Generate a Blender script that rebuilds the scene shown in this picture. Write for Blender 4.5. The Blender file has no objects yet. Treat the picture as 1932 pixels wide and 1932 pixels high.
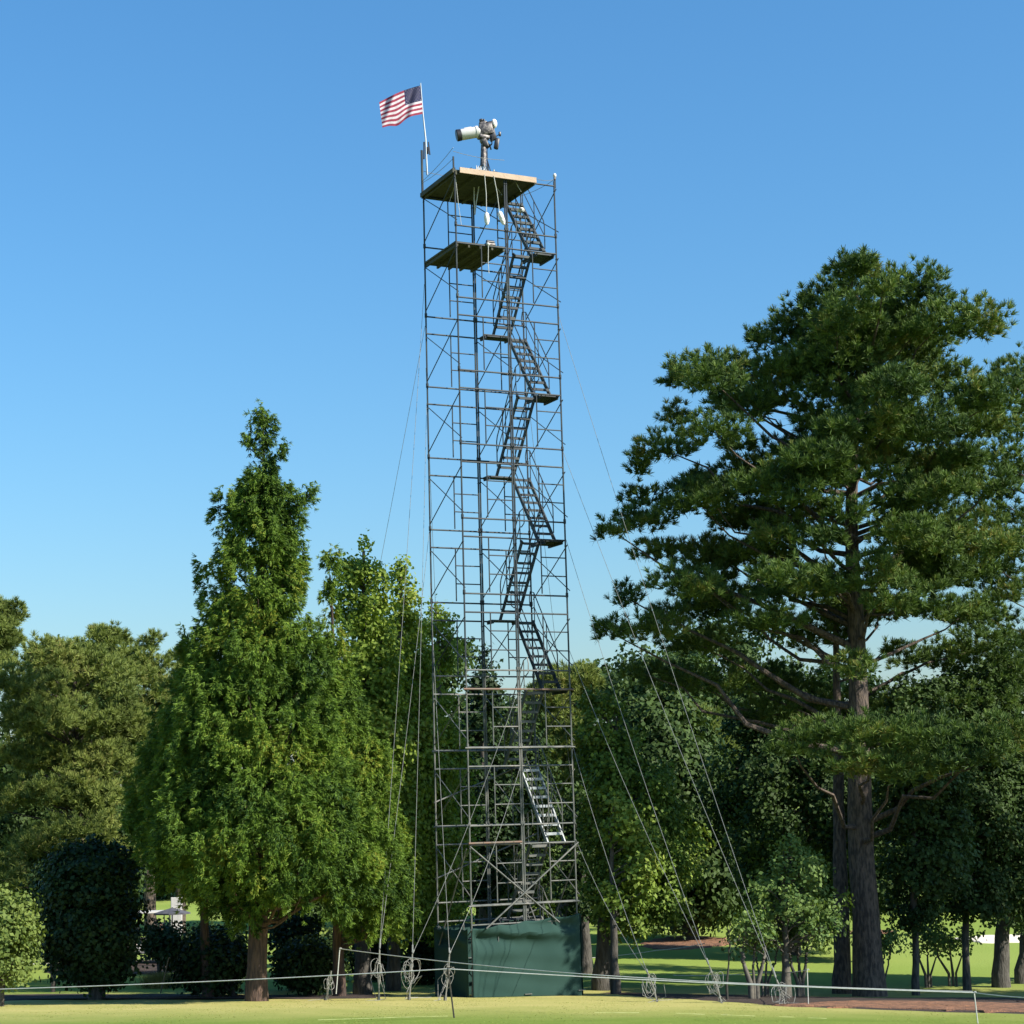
import bpy, math, random
import numpy as np
from mathutils import Matrix, Vector
rng = np.random.default_rng(7)
random.seed(7)
sc = bpy.context.scene
col = sc.collection

# ---------------------------------------------------------------- camera, light, exposure
FU, TAU, ROLL, ZC = 3513.9, 0.1592, 0.0269, 4.6     # focal length in picture units (1932 across), pitch, roll, eye height
cam = bpy.data.objects.new('camera', bpy.data.cameras.new('camera')); col.objects.link(cam)
cam.data.sensor_width = 36; cam.data.sensor_fit = 'HORIZONTAL'; cam.data.lens = 36 * FU / 1932
cam.data.clip_start = 0.5; cam.data.clip_end = 6000
_f = Vector((0, math.cos(TAU), math.sin(TAU))); _u0 = Vector((0, -math.sin(TAU), math.cos(TAU))); _r0 = Vector((1, 0, 0))
_cr, _sr = math.cos(ROLL), math.sin(ROLL)
_r = _r0 * _cr - _u0 * _sr; _u = _r0 * _sr + _u0 * _cr
M_ = Matrix((_r, _u, -_f)).transposed().to_4x4(); M_.translation = Vector((0, 0, ZC)); cam.matrix_world = M_
sc.camera = cam

SUN_EL, SUN_DIR = math.radians(37), (0.90, -0.43)     # to the right and behind the camera
world = bpy.data.worlds.new('World'); sc.world = world; world.use_nodes = True
wn = world.node_tree
sky = wn.nodes.new('ShaderNodeTexSky'); sky.sky_type = 'NISHITA'; sky.sun_disc = False
sky.sun_elevation = SUN_EL; sky.sun_rotation = math.atan2(SUN_DIR[0], SUN_DIR[1])
sky.altitude = 0; sky.air_density = 1.5; sky.dust_density = 1.0; sky.ozone_density = 10.0
bg = wn.nodes['Background']; bg.inputs['Strength'].default_value = 0.0968
hsv = wn.nodes.new('ShaderNodeHueSaturation'); hsv.inputs['Saturation'].default_value = 1.1; hsv.inputs['Hue'].default_value = 0.495
wn.links.new(sky.outputs[0], hsv.inputs['Color']); wn.links.new(hsv.outputs[0], bg.inputs[0])
sl = bpy.data.lights.new('sun', 'SUN'); sl.energy = 5.0; sl.angle = math.radians(0.53); sl.color = (1.0, 0.93, 0.80)
sun = bpy.data.objects.new('sun', sl); col.objects.link(sun)
_n = math.hypot(*SUN_DIR)
sd = Vector((SUN_DIR[0] / _n * math.cos(SUN_EL), SUN_DIR[1] / _n * math.cos(SUN_EL), math.sin(SUN_EL)))
sun.rotation_euler = sd.to_track_quat('Z', 'Y').to_euler()
sc.view_settings.view_transform = 'Standard'; sc.view_settings.look = 'None'
sc.view_settings.exposure = 0.93; sc.view_settings.gamma = 1.0

# ---------------------------------------------------------------- helpers
def at(u, v, y):
    """world point at forward distance y on the line of sight through picture point (u, v)"""
    X, Y = u - 966, 966 - v
    x = X * _cr + Y * _sr; yy = -X * _sr + Y * _cr
    dx = x / FU; dy = math.cos(TAU) - yy / FU * math.sin(TAU); dz = math.sin(TAU) + yy / FU * math.cos(TAU)
    return np.array([dx / dy * y, y, ZC + dz / dy * y])

BY = [-40, 0, 48, 52, 60, 75, 120, 200, 400, 4000]
BZ = [4.6, 2.95, 0.0, -0.28, -0.45, -0.5, -0.5, 0.5, 2, 20]
CX = [-60, -12.6, -6, 0, 4, 8, 13, 60]
CZ = [0.35, 0.2, 0.1, 0, -0.12, -0.25, -0.4, -0.9]
def gz(x, y):
    b = np.interp(y, BY, BZ); c = np.interp(x, CX, CZ)
    w = np.clip((np.asarray(y, float)) / 30, 0, 1) * np.clip((75 - np.asarray(y, float)) / 25, 0, 1)
    return b + c * w
def on_ground(u, v):
    prev = 20.0
    for y in np.arange(20, 400, 0.1):
        p = at(u, v, y)
        if p[2] <= gz(p[0], p[1]): return np.array([p[0], p[1], float(gz(p[0], p[1]))])
    return at(u, v, 400)

def tag(o, label=None, cat=None, group=None, kind=None):
    if label: o['label'] = label
    if cat: o['category'] = cat
    if group: o['group'] = group
    if kind: o['kind'] = kind
    return o
def empty(name, loc, label, cat, group=None):
    o = bpy.data.objects.new(name, None); col.objects.link(o); o.location = [float(c) for c in loc]
    return tag(o, label, cat, group)

class MB:
    def __init__(s): s.V = []; s.F = []; s.n = 0; s.C = []
    def add(s, verts, faces, k=0):
        verts = np.asarray(verts, float).reshape(-1, 3)
        s.V.append(verts); s.F += [tuple(i + s.n for i in f) for f in faces]; s.C += [k] * len(faces); s.n += len(verts)
    def tube(s, pts, r, n=7, k=0, cap=True):
        pts = [np.asarray(p, float) for p in pts]; m = len(pts)
        rs = [r] * m if np.isscalar(r) else list(r)
        rings = []; ref = None
        for i, p in enumerate(pts):
            d = pts[min(i + 1, m - 1)] - pts[max(i - 1, 0)]
            d = d / (np.linalg.norm(d) + 1e-9)
            if ref is None:
                ref = np.array([0, 0, 1.]) if abs(d[2]) < .9 else np.array([1., 0, 0])
            e1 = ref - d * (ref @ d); e1 /= np.linalg.norm(e1) + 1e-9; ref = e1; e2 = np.cross(d, e1)
            a = np.arange(n) * 2 * math.pi / n
            rings.append(p + rs[i] * (np.cos(a)[:, None] * e1 + np.sin(a)[:, None] * e2))
        F = []
        for i in range(m - 1):
            for j in range(n):
                F.append((i * n + j, i * n + (j + 1) % n, (i + 1) * n + (j + 1) % n, (i + 1) * n + j))
        if cap: F.append(tuple(range(n - 1, -1, -1))); F.append(tuple((m - 1) * n + j for j in range(n)))
        s.add(np.concatenate(rings), F, k)
    def box(s, c, sx, sy, sz, ax=None, k=0, bev=0.0):
        """box centred at c with half-free axes ax (3 unit vectors)"""
        c = np.asarray(c, float); ax = np.eye(3) if ax is None else np.asarray(ax, float)
        if bev <= 0:
            V = [c + ax[0] * sx / 2 * i + ax[1] * sy / 2 * j + ax[2] * sz / 2 * l for i in (-1, 1) for j in (-1, 1) for l in (-1, 1)]
            s.add(V, [(0, 1, 3, 2), (4, 6, 7, 5), (0, 4, 5, 1), (2, 3, 7, 6), (0, 2, 6, 4), (1, 5, 7, 3)], k)
        else:
            prof = []
            for (i, j) in ((-1, -1), (1, -1), (1, 1), (-1, 1)):
                for t in range(3):
                    a = {(-1, -1): math.pi, (1, -1): 1.5 * math.pi, (1, 1): 0, (-1, 1): .5 * math.pi}[(i, j)] + t * math.pi / 4
                    prof.append((i * (sx / 2 - bev) + bev * math.cos(a), j * (sy / 2 - bev) + bev * math.sin(a)))
            lay = [(-sz / 2, .8), (-sz / 2 + bev * .6, 1), (sz / 2 - bev * .6, 1), (sz / 2, .8)]
            V = []
            for z, q in lay:
                for x, y in prof:
                    xx = x - math.copysign(bev * (1 - q) * 2, x); yy = y - math.copysign(bev * (1 - q) * 2, y)
                    V.append(c + ax[0] * xx + ax[1] * yy + ax[2] * z)
            n = len(prof); F = []
            for i in range(3):
                for j in range(n): F.append((i * n + j, i * n + (j + 1) % n, (i + 1) * n + (j + 1) % n, (i + 1) * n + j))
            F.append(tuple(range(n - 1, -1, -1))); F.append(tuple(3 * n + j for j in range(n)))
            s.add(V, F, k)
    def sphere(s, c, r, n=10, sc_=(1, 1, 1), k=0):
        V = []; F = []
        for i in range(n + 1):
            for j in range(2 * n):
                th = math.pi * i / n; ph = math.pi * j / n
                V.append(np.asarray(c) + r * np.array([math.sin(th) * math.cos(ph) * sc_[0], math.sin(th) * math.sin(ph) * sc_[1], math.cos(th) * sc_[2]]))
        for i in range(n):
            for j in range(2 * n):
                F.append((i * 2 * n + j, (i + 1) * 2 * n + j, (i + 1) * 2 * n + (j + 1) % (2 * n), i * 2 * n + (j + 1) % (2 * n)))
        s.add(V, F, k)
    def build(s, name, mats, parent=None, smooth=True, origin=(0, 0, 0)):
        me = bpy.data.meshes.new(name)
        V = np.concatenate(s.V) if s.V else np.zeros((0, 3))
        o = bpy.data.objects.new(name, me)
        org = np.array(parent.location) if parent is not None and parent.type == 'EMPTY' else np.asarray(origin, float)
        if parent is not None and parent.type != 'EMPTY': org = np.array(parent.get('_o', (0, 0, 0)))
        me.from_pydata((V - org).tolist(), [], s.F)
        if not isinstance(mats, (list, tuple)): mats = [mats]
        for m in mats: me.materials.append(m)
        if len(mats) > 1: me.polygons.foreach_set('material_index', s.C)
        if smooth:
            me.polygons.foreach_set('use_smooth', [True] * len(me.polygons))
            try: me.set_sharp_from_angle(angle=math.radians(40))
            except Exception: pass
        col.objects.link(o)
        if parent is not None: o.parent = parent
        elif origin is not None: o.location = [float(c) for c in origin]
        return o
def quads_obj(name, V, mats, parent, matidx=None):
    """V: (N,4,3) array of quads -> one mesh object"""
    N = len(V); me = bpy.data.meshes.new(name)
    org = np.array(parent.location) if parent is not None else np.zeros(3)
    me.vertices.add(N * 4); me.vertices.foreach_set('co', (V - org).astype(np.float32).ravel())
    me.loops.add(N * 4); me.loops.foreach_set('vertex_index', np.arange(N * 4, dtype=np.int32))
    me.polygons.add(N); me.polygons.foreach_set('loop_start', np.arange(N, dtype=np.int32) * 4)
    try: me.polygons.foreach_set('loop_total', np.full(N, 4, np.int32))
    except Exception: pass
    me.materials.append(mats); me.update(calc_edges=True); me.validate()
    o = bpy.data.objects.new(name, me); col.objects.link(o)
    if parent is not None: o.parent = parent
    return o
def catenary(a, b, sag, n=14):
    a = np.asarray(a, float); b = np.asarray(b, float)
    return [a + (b - a) * t - np.array([0, 0, 4 * sag * t * (1 - t)]) for t in np.linspace(0, 1, n)]
def nrm(v): return v / (np.linalg.norm(v, axis=-1, keepdims=True) + 1e-9)

# ---------------------------------------------------------------- materials
def mat(name, base, rough=0.7, metal=0.0, noise=None, bump=0.0, bscale=8.0, stretch=None):
    """principled with procedural colour variation. noise = (other colour, scale, low, high)"""
    m = bpy.data.materials.new(name); m.use_nodes = True; nt = m.node_tree; N = nt.nodes; L = nt.links
    p = N['Principled BSDF']; p.inputs['Roughness'].default_value = rough; p.inputs['Metallic'].default_value = metal
    p.inputs['Base Color'].default_value = (*base, 1)
    tc0 = N.new('ShaderNodeTexCoord'); src = tc0.outputs['Object']
    if stretch:
        mp = N.new('ShaderNodeMapping'); mp.inputs['Scale'].default_value = (1, 1, stretch); L.new(src, mp.inputs[0]); src = mp.outputs[0]
    if noise:
        c2, s, lo, hi = noise
        nz = N.new('ShaderNodeTexNoise'); nz.inputs['Scale'].default_value = s; nz.inputs['Detail'].default_value = 6
        L.new(src, nz.inputs['Vector'])
        r = N.new('ShaderNodeValToRGB'); r.color_ramp.elements[0].position = lo; r.color_ramp.elements[1].position = hi
        r.color_ramp.elements[0].color = (*base, 1); r.color_ramp.elements[1].color = (*c2, 1)
        L.new(nz.outputs['Fac'], r.inputs[0]); L.new(r.outputs[0], p.inputs['Base Color'])
    if bump:
        nb = N.new('ShaderNodeTexNoise'); nb.inputs['Scale'].default_value = bscale; nb.inputs['Detail'].default_value = 5
        L.new(src, nb.inputs['Vector'])
        b = N.new('ShaderNodeBump'); b.inputs['Strength'].default_value = bump; b.inputs['Distance'].default_value = 0.05
        L.new(nb.outputs['Fac'], b.inputs['Height']); L.new(b.outputs[0], p.inputs['Normal'])
    return m
def leaf_mat(name, c_dark, c_light, c_odd=None, trans=0.2, scale=0.6, rough=0.6, spec=0.15):
    m = bpy.data.materials.new(name); m.use_nodes = True; nt = m.node_tree; N = nt.nodes; L = nt.links
    p = N['Principled BSDF']; out = N['Material Output']
    p.inputs['Roughness'].default_value = rough; p.inputs['Specular IOR Level'].default_value = spec
    g = N.new('ShaderNodeNewGeometry'); tc = N.new('ShaderNodeTexCoord')
    nz = N.new('ShaderNodeTexNoise'); nz.inputs['Scale'].default_value = scale; nz.inputs['Detail'].default_value = 3
    L.new(tc.outputs['Object'], nz.inputs['Vector'])
    ma = N.new('ShaderNodeMath'); ma.operation = 'MULTIPLY_ADD'; ma.inputs[1].default_value = 0.55
    sub = N.new('ShaderNodeMath'); sub.operation = 'MULTIPLY_ADD'; sub.inputs[1].default_value = 1.7; sub.inputs[2].default_value = -0.62
    L.new(nz.outputs['Fac'], sub.inputs[0])
    L.new(g.outputs['Random Per Island'], ma.inputs[0]); L.new(sub.outputs[0], ma.inputs[2])
    r = N.new('ShaderNodeValToRGB'); e = r.color_ramp.elements
    e[0].position = 0.1; e[0].color = (*c_dark, 1); e[1].position = 0.75; e[1].color = (*c_light, 1)
    if c_odd: q = e.new(0.98); q.color = (*c_odd, 1)
    L.new(ma.outputs[0], r.inputs[0]); L.new(r.outputs[0], p.inputs['Base Color'])
    t = N.new('ShaderNodeBsdfTranslucent')
    hs = N.new('ShaderNodeMixRGB'); hs.blend_type = 'MULTIPLY'; hs.inputs[0].default_value = 1; hs.inputs[2].default_value = (1.3, 1.35, 0.6, 1)
    L.new(r.outputs[0], hs.inputs[1]); L.new(hs.outputs[0], t.inputs[0])
    mx = N.new('ShaderNodeMixShader'); mx.inputs[0].default_value = trans
    L.new(p.outputs[0], mx.inputs[1]); L.new(t.outputs[0], mx.inputs[2]); L.new(mx.outputs[0], out.inputs[0])
    return m

M = {}
M['steel'] = mat('silhouette_dark_tube', (0.014, 0.022, 0.030), 0.65, 0.0, ((0.05, 0.065, 0.06), 2.0, 0.5, 0.75))  # colour darkened to give the upper tubes their silhouette against the sky
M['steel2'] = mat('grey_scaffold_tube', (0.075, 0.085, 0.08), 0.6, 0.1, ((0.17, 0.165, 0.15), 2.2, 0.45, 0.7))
M['rust'] = mat('rusty_scaffold_tube', (0.17, 0.10, 0.07), 0.8, 0, ((0.13, 0.12, 0.10), 4.0, 0.4, 0.7))
M['galv'] = mat('galvanised_tube', (0.40, 0.43, 0.45), 0.4, 0.4, ((0.28, 0.3, 0.32), 5.0, 0.4, 0.7))
M['plank'] = mat('plywood_deck', (0.055, 0.055, 0.034), 0.8, 0, ((0.028, 0.032, 0.02), 1.2, 0.35, 0.65), 0.3, 12)
M['timber'] = mat('sawn_timber', (0.42, 0.31, 0.22), 0.7, 0, ((0.34, 0.25, 0.17), 3.0, 0.4, 0.7), 0.2, 20)
M['black'] = mat('black_plastic', (0.012, 0.012, 0.016), 0.45, 0, ((0.03, 0.03, 0.035), 9, 0.4, 0.7))
M['grey'] = mat('grey_casting', (0.20, 0.18, 0.17), 0.5, 0.2, ((0.05, 0.045, 0.05), 14, 0.4, 0.55))
M['white'] = mat('white_enamel', (0.62, 0.61, 0.60), 0.35, 0, ((0.54, 0.53, 0.51), 6, 0.4, 0.7))
M['canvas'] = mat('white_canvas', (0.72, 0.72, 0.70), 0.9, 0, ((0.62, 0.61, 0.58), 9, 0.4, 0.7), 0.4, 30)
M['rope'] = mat('pale_rope', (0.46, 0.47, 0.44), 0.8, 0, ((0.36, 0.37, 0.34), 12, 0.4, 0.7))
M['cable'] = mat('steel_guy_cable', (0.24, 0.25, 0.24), 0.5, 0.2, ((0.16, 0.17, 0.16), 9, 0.4, 0.7))
M['coil'] = mat('coiled_wire_rope', (0.27, 0.27, 0.25), 0.6, 0.1, ((0.16, 0.16, 0.15), 9, 0.4, 0.7))
M['rod'] = mat('dark_iron_rod', (0.03, 0.03, 0.025), 0.6, 0.2, ((0.06, 0.05, 0.04), 9, 0.4, 0.7))
M['bark'] = mat('pine_bark', (0.115, 0.088, 0.070), 0.95, 0, ((0.040, 0.032, 0.029), 16.0, 0.40, 0.60), 1.0, 22, .28)
M['bark2'] = mat('reddish_bark', (0.10, 0.062, 0.045), 0.95, 0, ((0.045, 0.03, 0.025), 18.0, 0.4, 0.6), 1.0, 26, .15)
M['bark3'] = mat('grey_bark', (0.085, 0.078, 0.068), 0.9, 0, ((0.045, 0.04, 0.035), 16.0, 0.4, 0.62), 0.8, 24, .25)
M['bark4'] = mat('smooth_myrtle_bark', (0.10, 0.09, 0.07), 0.75, 0, ((0.05, 0.045, 0.04), 6.0, 0.4, 0.65), 0.3, 12)

def canvas_green():
    m = bpy.data.materials.new('green_windscreen_fabric'); m.use_nodes = True; nt = m.node_tree; N = nt.nodes; L = nt.links
    p = N['Principled BSDF']; p.inputs['Roughness'].default_value = 0.9; p.inputs['Specular IOR Level'].default_value = 0.06
    tc = N.new('ShaderNodeTexCoord'); w = N.new('ShaderNodeTexNoise'); w.inputs['Scale'].default_value = 1.1; w.inputs['Detail'].default_value = 4
    L.new(tc.outputs['Object'], w.inputs['Vector'])
    r = N.new('ShaderNodeValToRGB'); r.color_ramp.elements[0].position = .35; r.color_ramp.elements[1].position = .7
    r.color_ramp.elements[0].color = (0.022, 0.050, 0.043, 1); r.color_ramp.elements[1].color = (0.028, 0.060, 0.052, 1)
    L.new(w.outputs['Fac'], r.inputs[0]); L.new(r.outputs[0], p.inputs['Base Color'])
    wv = N.new('ShaderNodeTexNoise'); wv.inputs['Scale'].default_value = 160; L.new(tc.outputs['Object'], wv.inputs['Vector'])
    b = N.new('ShaderNodeBump'); b.inputs['Strength'].default_value = .15; b.inputs['Distance'].default_value = .01
    L.new(wv.outputs['Fac'], b.inputs['Height']); L.new(b.outputs[0], p.inputs['Normal'])
    return m
M['screen'] = canvas_green()

def ground_mat():
    m = bpy.data.materials.new('mown_lawn'); m.use_nodes = True; nt = m.node_tree; N = nt.nodes; L = nt.links
    p = N['Principled BSDF']; p.inputs['Roughness'].default_value = 0.9; p.inputs['Specular IOR Level'].default_value = 0.15
    tc = N.new('ShaderNodeTexCoord'); sep = N.new('ShaderNodeSeparateXYZ'); L.new(tc.outputs['Object'], sep.inputs[0])
    def noise(s, d=5, vec=None):
        n = N.new('ShaderNodeTexNoise'); n.inputs['Scale'].default_value = s; n.inputs['Detail'].default_value = d
        L.new(vec if vec else tc.outputs['Object'], n.inputs['Vector']); return n
    def mapr(src, a, b, c=0, d=1):
        n = N.new('ShaderNodeMapRange'); n.inputs[1].default_value = a; n.inputs[2].default_value = b; n.inputs[3].default_value = c; n.inputs[4].default_value = d
        L.new(src, n.inputs[0]); return n.outputs[0]
    def math_(op, a, b):
        n = N.new('ShaderNodeMath'); n.operation = op; n.use_clamp = False
        for i, q in enumerate((a, b)):
            if isinstance(q, (int, float)): n.inputs[i].default_value = q
            else: L.new(q, n.inputs[i])
        return n.outputs[0]
    def mix(f, a, b):
        n = N.new('ShaderNodeMixRGB')
        if isinstance(f, (int, float)): n.inputs[0].default_value = f
        else: L.new(f, n.inputs[0])
        for i, q in ((1, a), (2, b)):
            if isinstance(q, tuple): n.inputs[i].default_value = (*q, 1)
            else: L.new(q, n.inputs[i])
        return n.outputs[0]
    # green mown turf that turns straw coloured on the bank by the tower; wobbly band limits
    wob = math_('MULTIPLY', math_('SUBTRACT', noise(0.35, 3).outputs['Fac'], .5), 5.0)
    yy = math_('ADD', sep.outputs['Y'], wob)
    dry = mapr(yy, 36.0, 42.5); dry_end = mapr(yy, 52, 56, 1, 0)
    dryf = math_('MULTIPLY', dry, dry_end)
    leftf = mapr(sep.outputs['X'], 3.0, 16.0, 1.0, 0.45); dryf = math_('MULTIPLY', dryf, leftf)
    n1 = noise(1.3, 8).outputs['Fac']
    green = mix(mapr(n1, .3, .7), (0.118, 0.175, 0.025), (0.150, 0.205, 0.036))
    straw = mix(mapr(noise(0.9, 8).outputs['Fac'], .3, .7), (0.31, 0.30, 0.092), (0.385, 0.345, 0.125))
    base = mix(dryf, green, straw)
    far = mapr(sep.outputs['Y'], 52, 58); stripes = mapr(noise(0.08, 4).outputs['Fac'], .4, .6)
    fgreen = mix(stripes, (0.180, 0.250, 0.045), (0.220, 0.285, 0.062))
    base = mix(far, base, fgreen)
    mpn = N.new('ShaderNodeMapping'); mpn.inputs['Scale'].default_value = (9, 22, 9); L.new(tc.outputs['Object'], mpn.inputs[0])
    n2 = noise(1.0, 6, mpn.outputs[0]).outputs['Fac']
    base = mix(mapr(n2, .52, .72, 0, .28), base, (0.17, 0.21, 0.05))
    L.new(base, p.inputs['Base Color'])
    b = N.new('ShaderNodeBump'); b.inputs['Strength'].default_value = .5; b.inputs['Distance'].default_value = .04
    L.new(noise(14, 6).outputs['Fac'], b.inputs['Height']); L.new(b.outputs[0], p.inputs['Normal'])
    return m
M['lawn'] = ground_mat()
M['straw'] = mat('pine_straw', (0.26, 0.125, 0.065), 0.95, 0, ((0.12, 0.06, 0.035), 5.0, 0.4, 0.62), 1.0, 25)
M['mulch'] = mat('dark_mulch', (0.050, 0.030, 0.022), 0.95, 0, ((0.025, 0.017, 0.013), 4.0, 0.4, 0.62), 1.0, 25)
M['sand'] = mat('bunker_sand', (0.72, 0.66, 0.55), 0.95, 0, ((0.62, 0.56, 0.46), 3.0, 0.4, 0.7), 0.3, 20)
M['chalk'] = mat('marking_line', (0.60, 0.62, 0.28), 0.9, 0, ((0.4, 0.45, 0.15), 6.0, 0.4, 0.6))

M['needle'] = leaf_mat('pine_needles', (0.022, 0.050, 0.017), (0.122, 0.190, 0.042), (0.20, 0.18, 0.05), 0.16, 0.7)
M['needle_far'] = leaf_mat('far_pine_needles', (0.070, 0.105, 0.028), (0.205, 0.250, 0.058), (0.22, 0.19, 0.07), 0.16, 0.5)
M['cedar'] = leaf_mat('cedar_sprays', (0.018, 0.050, 0.013), (0.140, 0.228, 0.028), (0.25, 0.25, 0.035), 0.16, 0.55)
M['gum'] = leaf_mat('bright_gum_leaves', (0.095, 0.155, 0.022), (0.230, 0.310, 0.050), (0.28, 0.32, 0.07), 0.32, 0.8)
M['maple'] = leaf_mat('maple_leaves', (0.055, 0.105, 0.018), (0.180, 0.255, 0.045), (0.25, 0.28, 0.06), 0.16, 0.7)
M['dark'] = leaf_mat('magnolia_leaves', (0.013, 0.028, 0.010), (0.030, 0.056, 0.017), None, 0.10, 0.7, 0.5, 0.12)
M['myrtle'] = leaf_mat('myrtle_leaves', (0.060, 0.115, 0.034), (0.155, 0.225, 0.062), None, 0.25, 0.9)
M['shrub'] = leaf_mat('light_shrub_leaves', (0.075, 0.120, 0.030), (0.155, 0.205, 0.050), None, 0.25, 1.2)
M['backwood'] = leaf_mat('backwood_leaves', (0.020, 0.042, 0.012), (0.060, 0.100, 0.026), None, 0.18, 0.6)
M['oatgrass'] = leaf_mat('tan_grass_blades', (0.16, 0.15, 0.05), (0.28, 0.24, 0.09), None, 0.2, 1.2)
M['turf'] = leaf_mat('turf_blades', (0.170, 0.215, 0.040), (0.250, 0.270, 0.075), (0.32, 0.29, 0.11), 0.2, 0.5)

# ---------------------------------------------------------------- ground
def draped(name, poly_uv, m, lift, step=0.35, wob=0.25, world_pts=None, mound=0.0):
    """a patch draped over the lawn; outline given in picture points or world x,y"""
    pts = np.array(world_pts) if world_pts is not None else np.array([on_ground(u, v)[:2] for u, v in poly_uv])
    # densify outline with wobble
    P = []
    for i in range(len(pts)):
        a, b = pts[i], pts[(i + 1) % len(pts)]; n = max(2, int(np.linalg.norm(b - a) / step))
        for t in np.arange(n) / n: P.append(a + (b - a) * t + rng.normal(0, wob * .25, 2))
    P = np.array(P); c = P.mean(0)
    rings = 14; V = []; F = []
    for k in range(rings + 1):
        q = k / rings; xy = c + (P - c) * q
        z = gz(xy[:, 0], xy[:, 1]) + lift * (1 if k < rings else -1.5) + mound * (1 - q ** 2)
        if k < rings: z = z + rng.normal(0, lift * .15, len(xy))
        V.append(np.c_[xy, z])
    n = len(P)
    for k in range(rings):
        for j in range(n):
            F.append((k * n + j, (k + 1) * n + j, (k + 1) * n + (j + 1) % n, k * n + (j + 1) % n) if k else (0 * n + j, n + j, n + (j + 1) % n))
    mb = MB(); mb.add(np.concatenate(V), F)
    o = mb.build(name, m); tag(o, kind='structure'); return o
xs = np.unique(np.concatenate([np.linspace(-1500, -60, 24), np.linspace(-60, 60, 121), np.linspace(60, 1500, 24)]))
ys = np.unique(np.concatenate([np.linspace(-60, 20, 17), np.linspace(20, 90, 141), np.linspace(90, 400, 40), np.linspace(400, 3000, 20)]))
X, Y = np.meshgrid(xs, ys); Z = gz(X, Y) + 0.012 * np.sin(X * 1.7 + Y * .9) * np.cos(Y * 1.3)
g = MB(); nx = len(xs)
g.add(np.c_[X.ravel(), Y.ravel(), Z.ravel()], [(j * nx + i, j * nx + i + 1, (j + 1) * nx + i + 1, (j + 1) * nx + i) for j in range(len(ys) - 1) for i in range(nx - 1)])
tag(g.build('ground', M['lawn']), kind='structure')

# turf blades on the near lawn
def turf():
    N = 16000
    y = 30 + 18 * rng.random(N) ** 0.8; x = (rng.random(N) - .5) * 2 * (y * .285)
    z = gz(x, y) - .004; h = rng.uniform(.006, .016, N); w = rng.uniform(.006, .012, N)
    a = rng.random(N) * 2 * math.pi; lean = rng.normal(0, .035, (N, 2))
    b = np.c_[x, y, z]; side = np.c_[np.cos(a), np.sin(a), np.zeros(N)] * w[:, None]
    tip = b + np.c_[lean, h]
    V = np.stack([b - side, b + side, tip + side * .3, tip - side * .3], 1)
    o = quads_obj('grass', V, M['turf'], None); tag(o, 'short mown turf blades on the sunlit bank before the tower', 'grass', kind='stuff')
turf()

# ---------------------------------------------------------------- scaffold tower
F0 = np.array([-1.3207, 47.884, 0.0]); A = np.array([1.3723, 0.6685, 0.0]); Lb = 2.1287
B = Lb * np.array([-A[1], A[0], 0]) / np.linalg.norm(A); UZ = np.array([0, 0, 1.0])
an = A / np.linalg.norm(A); bn = B / np.linalg.norm(B)
def T(s, t, z): return F0 + A * s + B * t + UZ * z
def zk(k): return 1.81 + 1.98 * (k - 1)
tower = empty('scaffold_tower', F0, 'very tall grey tubular scaffold tower with zigzag stairs and two decks', 'scaffold tower')
R_ = 0.0235
def frame_mb(s0, t, k, top=False):
    mb = MB(); o = an * .028
    zf = zk(k) + .495 - 1.98; zt = zk(k) + (.08 if top else .495)
    if k == 1: zf = 0.18
    p0 = lambda z: T(s0, t, z) + o; p1 = lambda z: T(s0 + 1, t, z) - o; pm = lambda z: T(s0 + .5, t, z)
    mb.tube([p0(zf), p0(zt)], R_); mb.tube([p1(zf), p1(zt)], R_)
    if not top: mb.tube([p0(zt - .03), p1(zt - .03)], R_ * .95)
    zh = zk(k) - (.02 if not top else .06)
    mb.tube([p0(zh), p1(zh)], R_ * .95)
    openf = top and t == 0
    if not openf: mb.tube([pm(zh), pm(zf + .02)], R_ * .75)
    for q in (() if openf else (.495, .99)): mb.tube([pm(zk(k) - q), p1(zk(k) - q)], R_ * .7)
    for P in (p0, p1):                                     # coupling collars and brace studs
        if not top: mb.tube([P(zt - .06), P(zt + .06)], R_ * 1.6); mb.tube([P(zt - .02) - bn * .06, P(zt - .02) + bn * .06], .016, 5)
        mb.tube([P(zh - .14) - bn * .05, P(zh - .14) + bn * .05], .012, 5)
    return mb
for k in range(1, 12):
    for s0 in (0, 1):
        for t in (0, 1):
            m = M['steel'] if k > 4 else M['steel2']  # upper lifts take the silhouette-dark colour of the same tubing
            frame_mb(s0, t, k, k == 11).build('frame', m, tower)
def brace_mb(s, k):
    mb = MB(); zt = zk(k) - .13; zb = max(zk(k) - 1.36, .3)
    off = an * .035
    mb.tube([T(s, 0, zt) + off, T(s, 1, zb) + off], .0135, 6); mb.tube([T(s, 1, zt) + off * 1.8, T(s, 0, zb) + off * 1.8], .0135, 6)
    return mb
for k in range(1, 12):
    for s in (0, 1, 2): brace_mb(s, k).build('cross_brace', M['steel'] if k > 4 else M['steel2'], tower)
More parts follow.
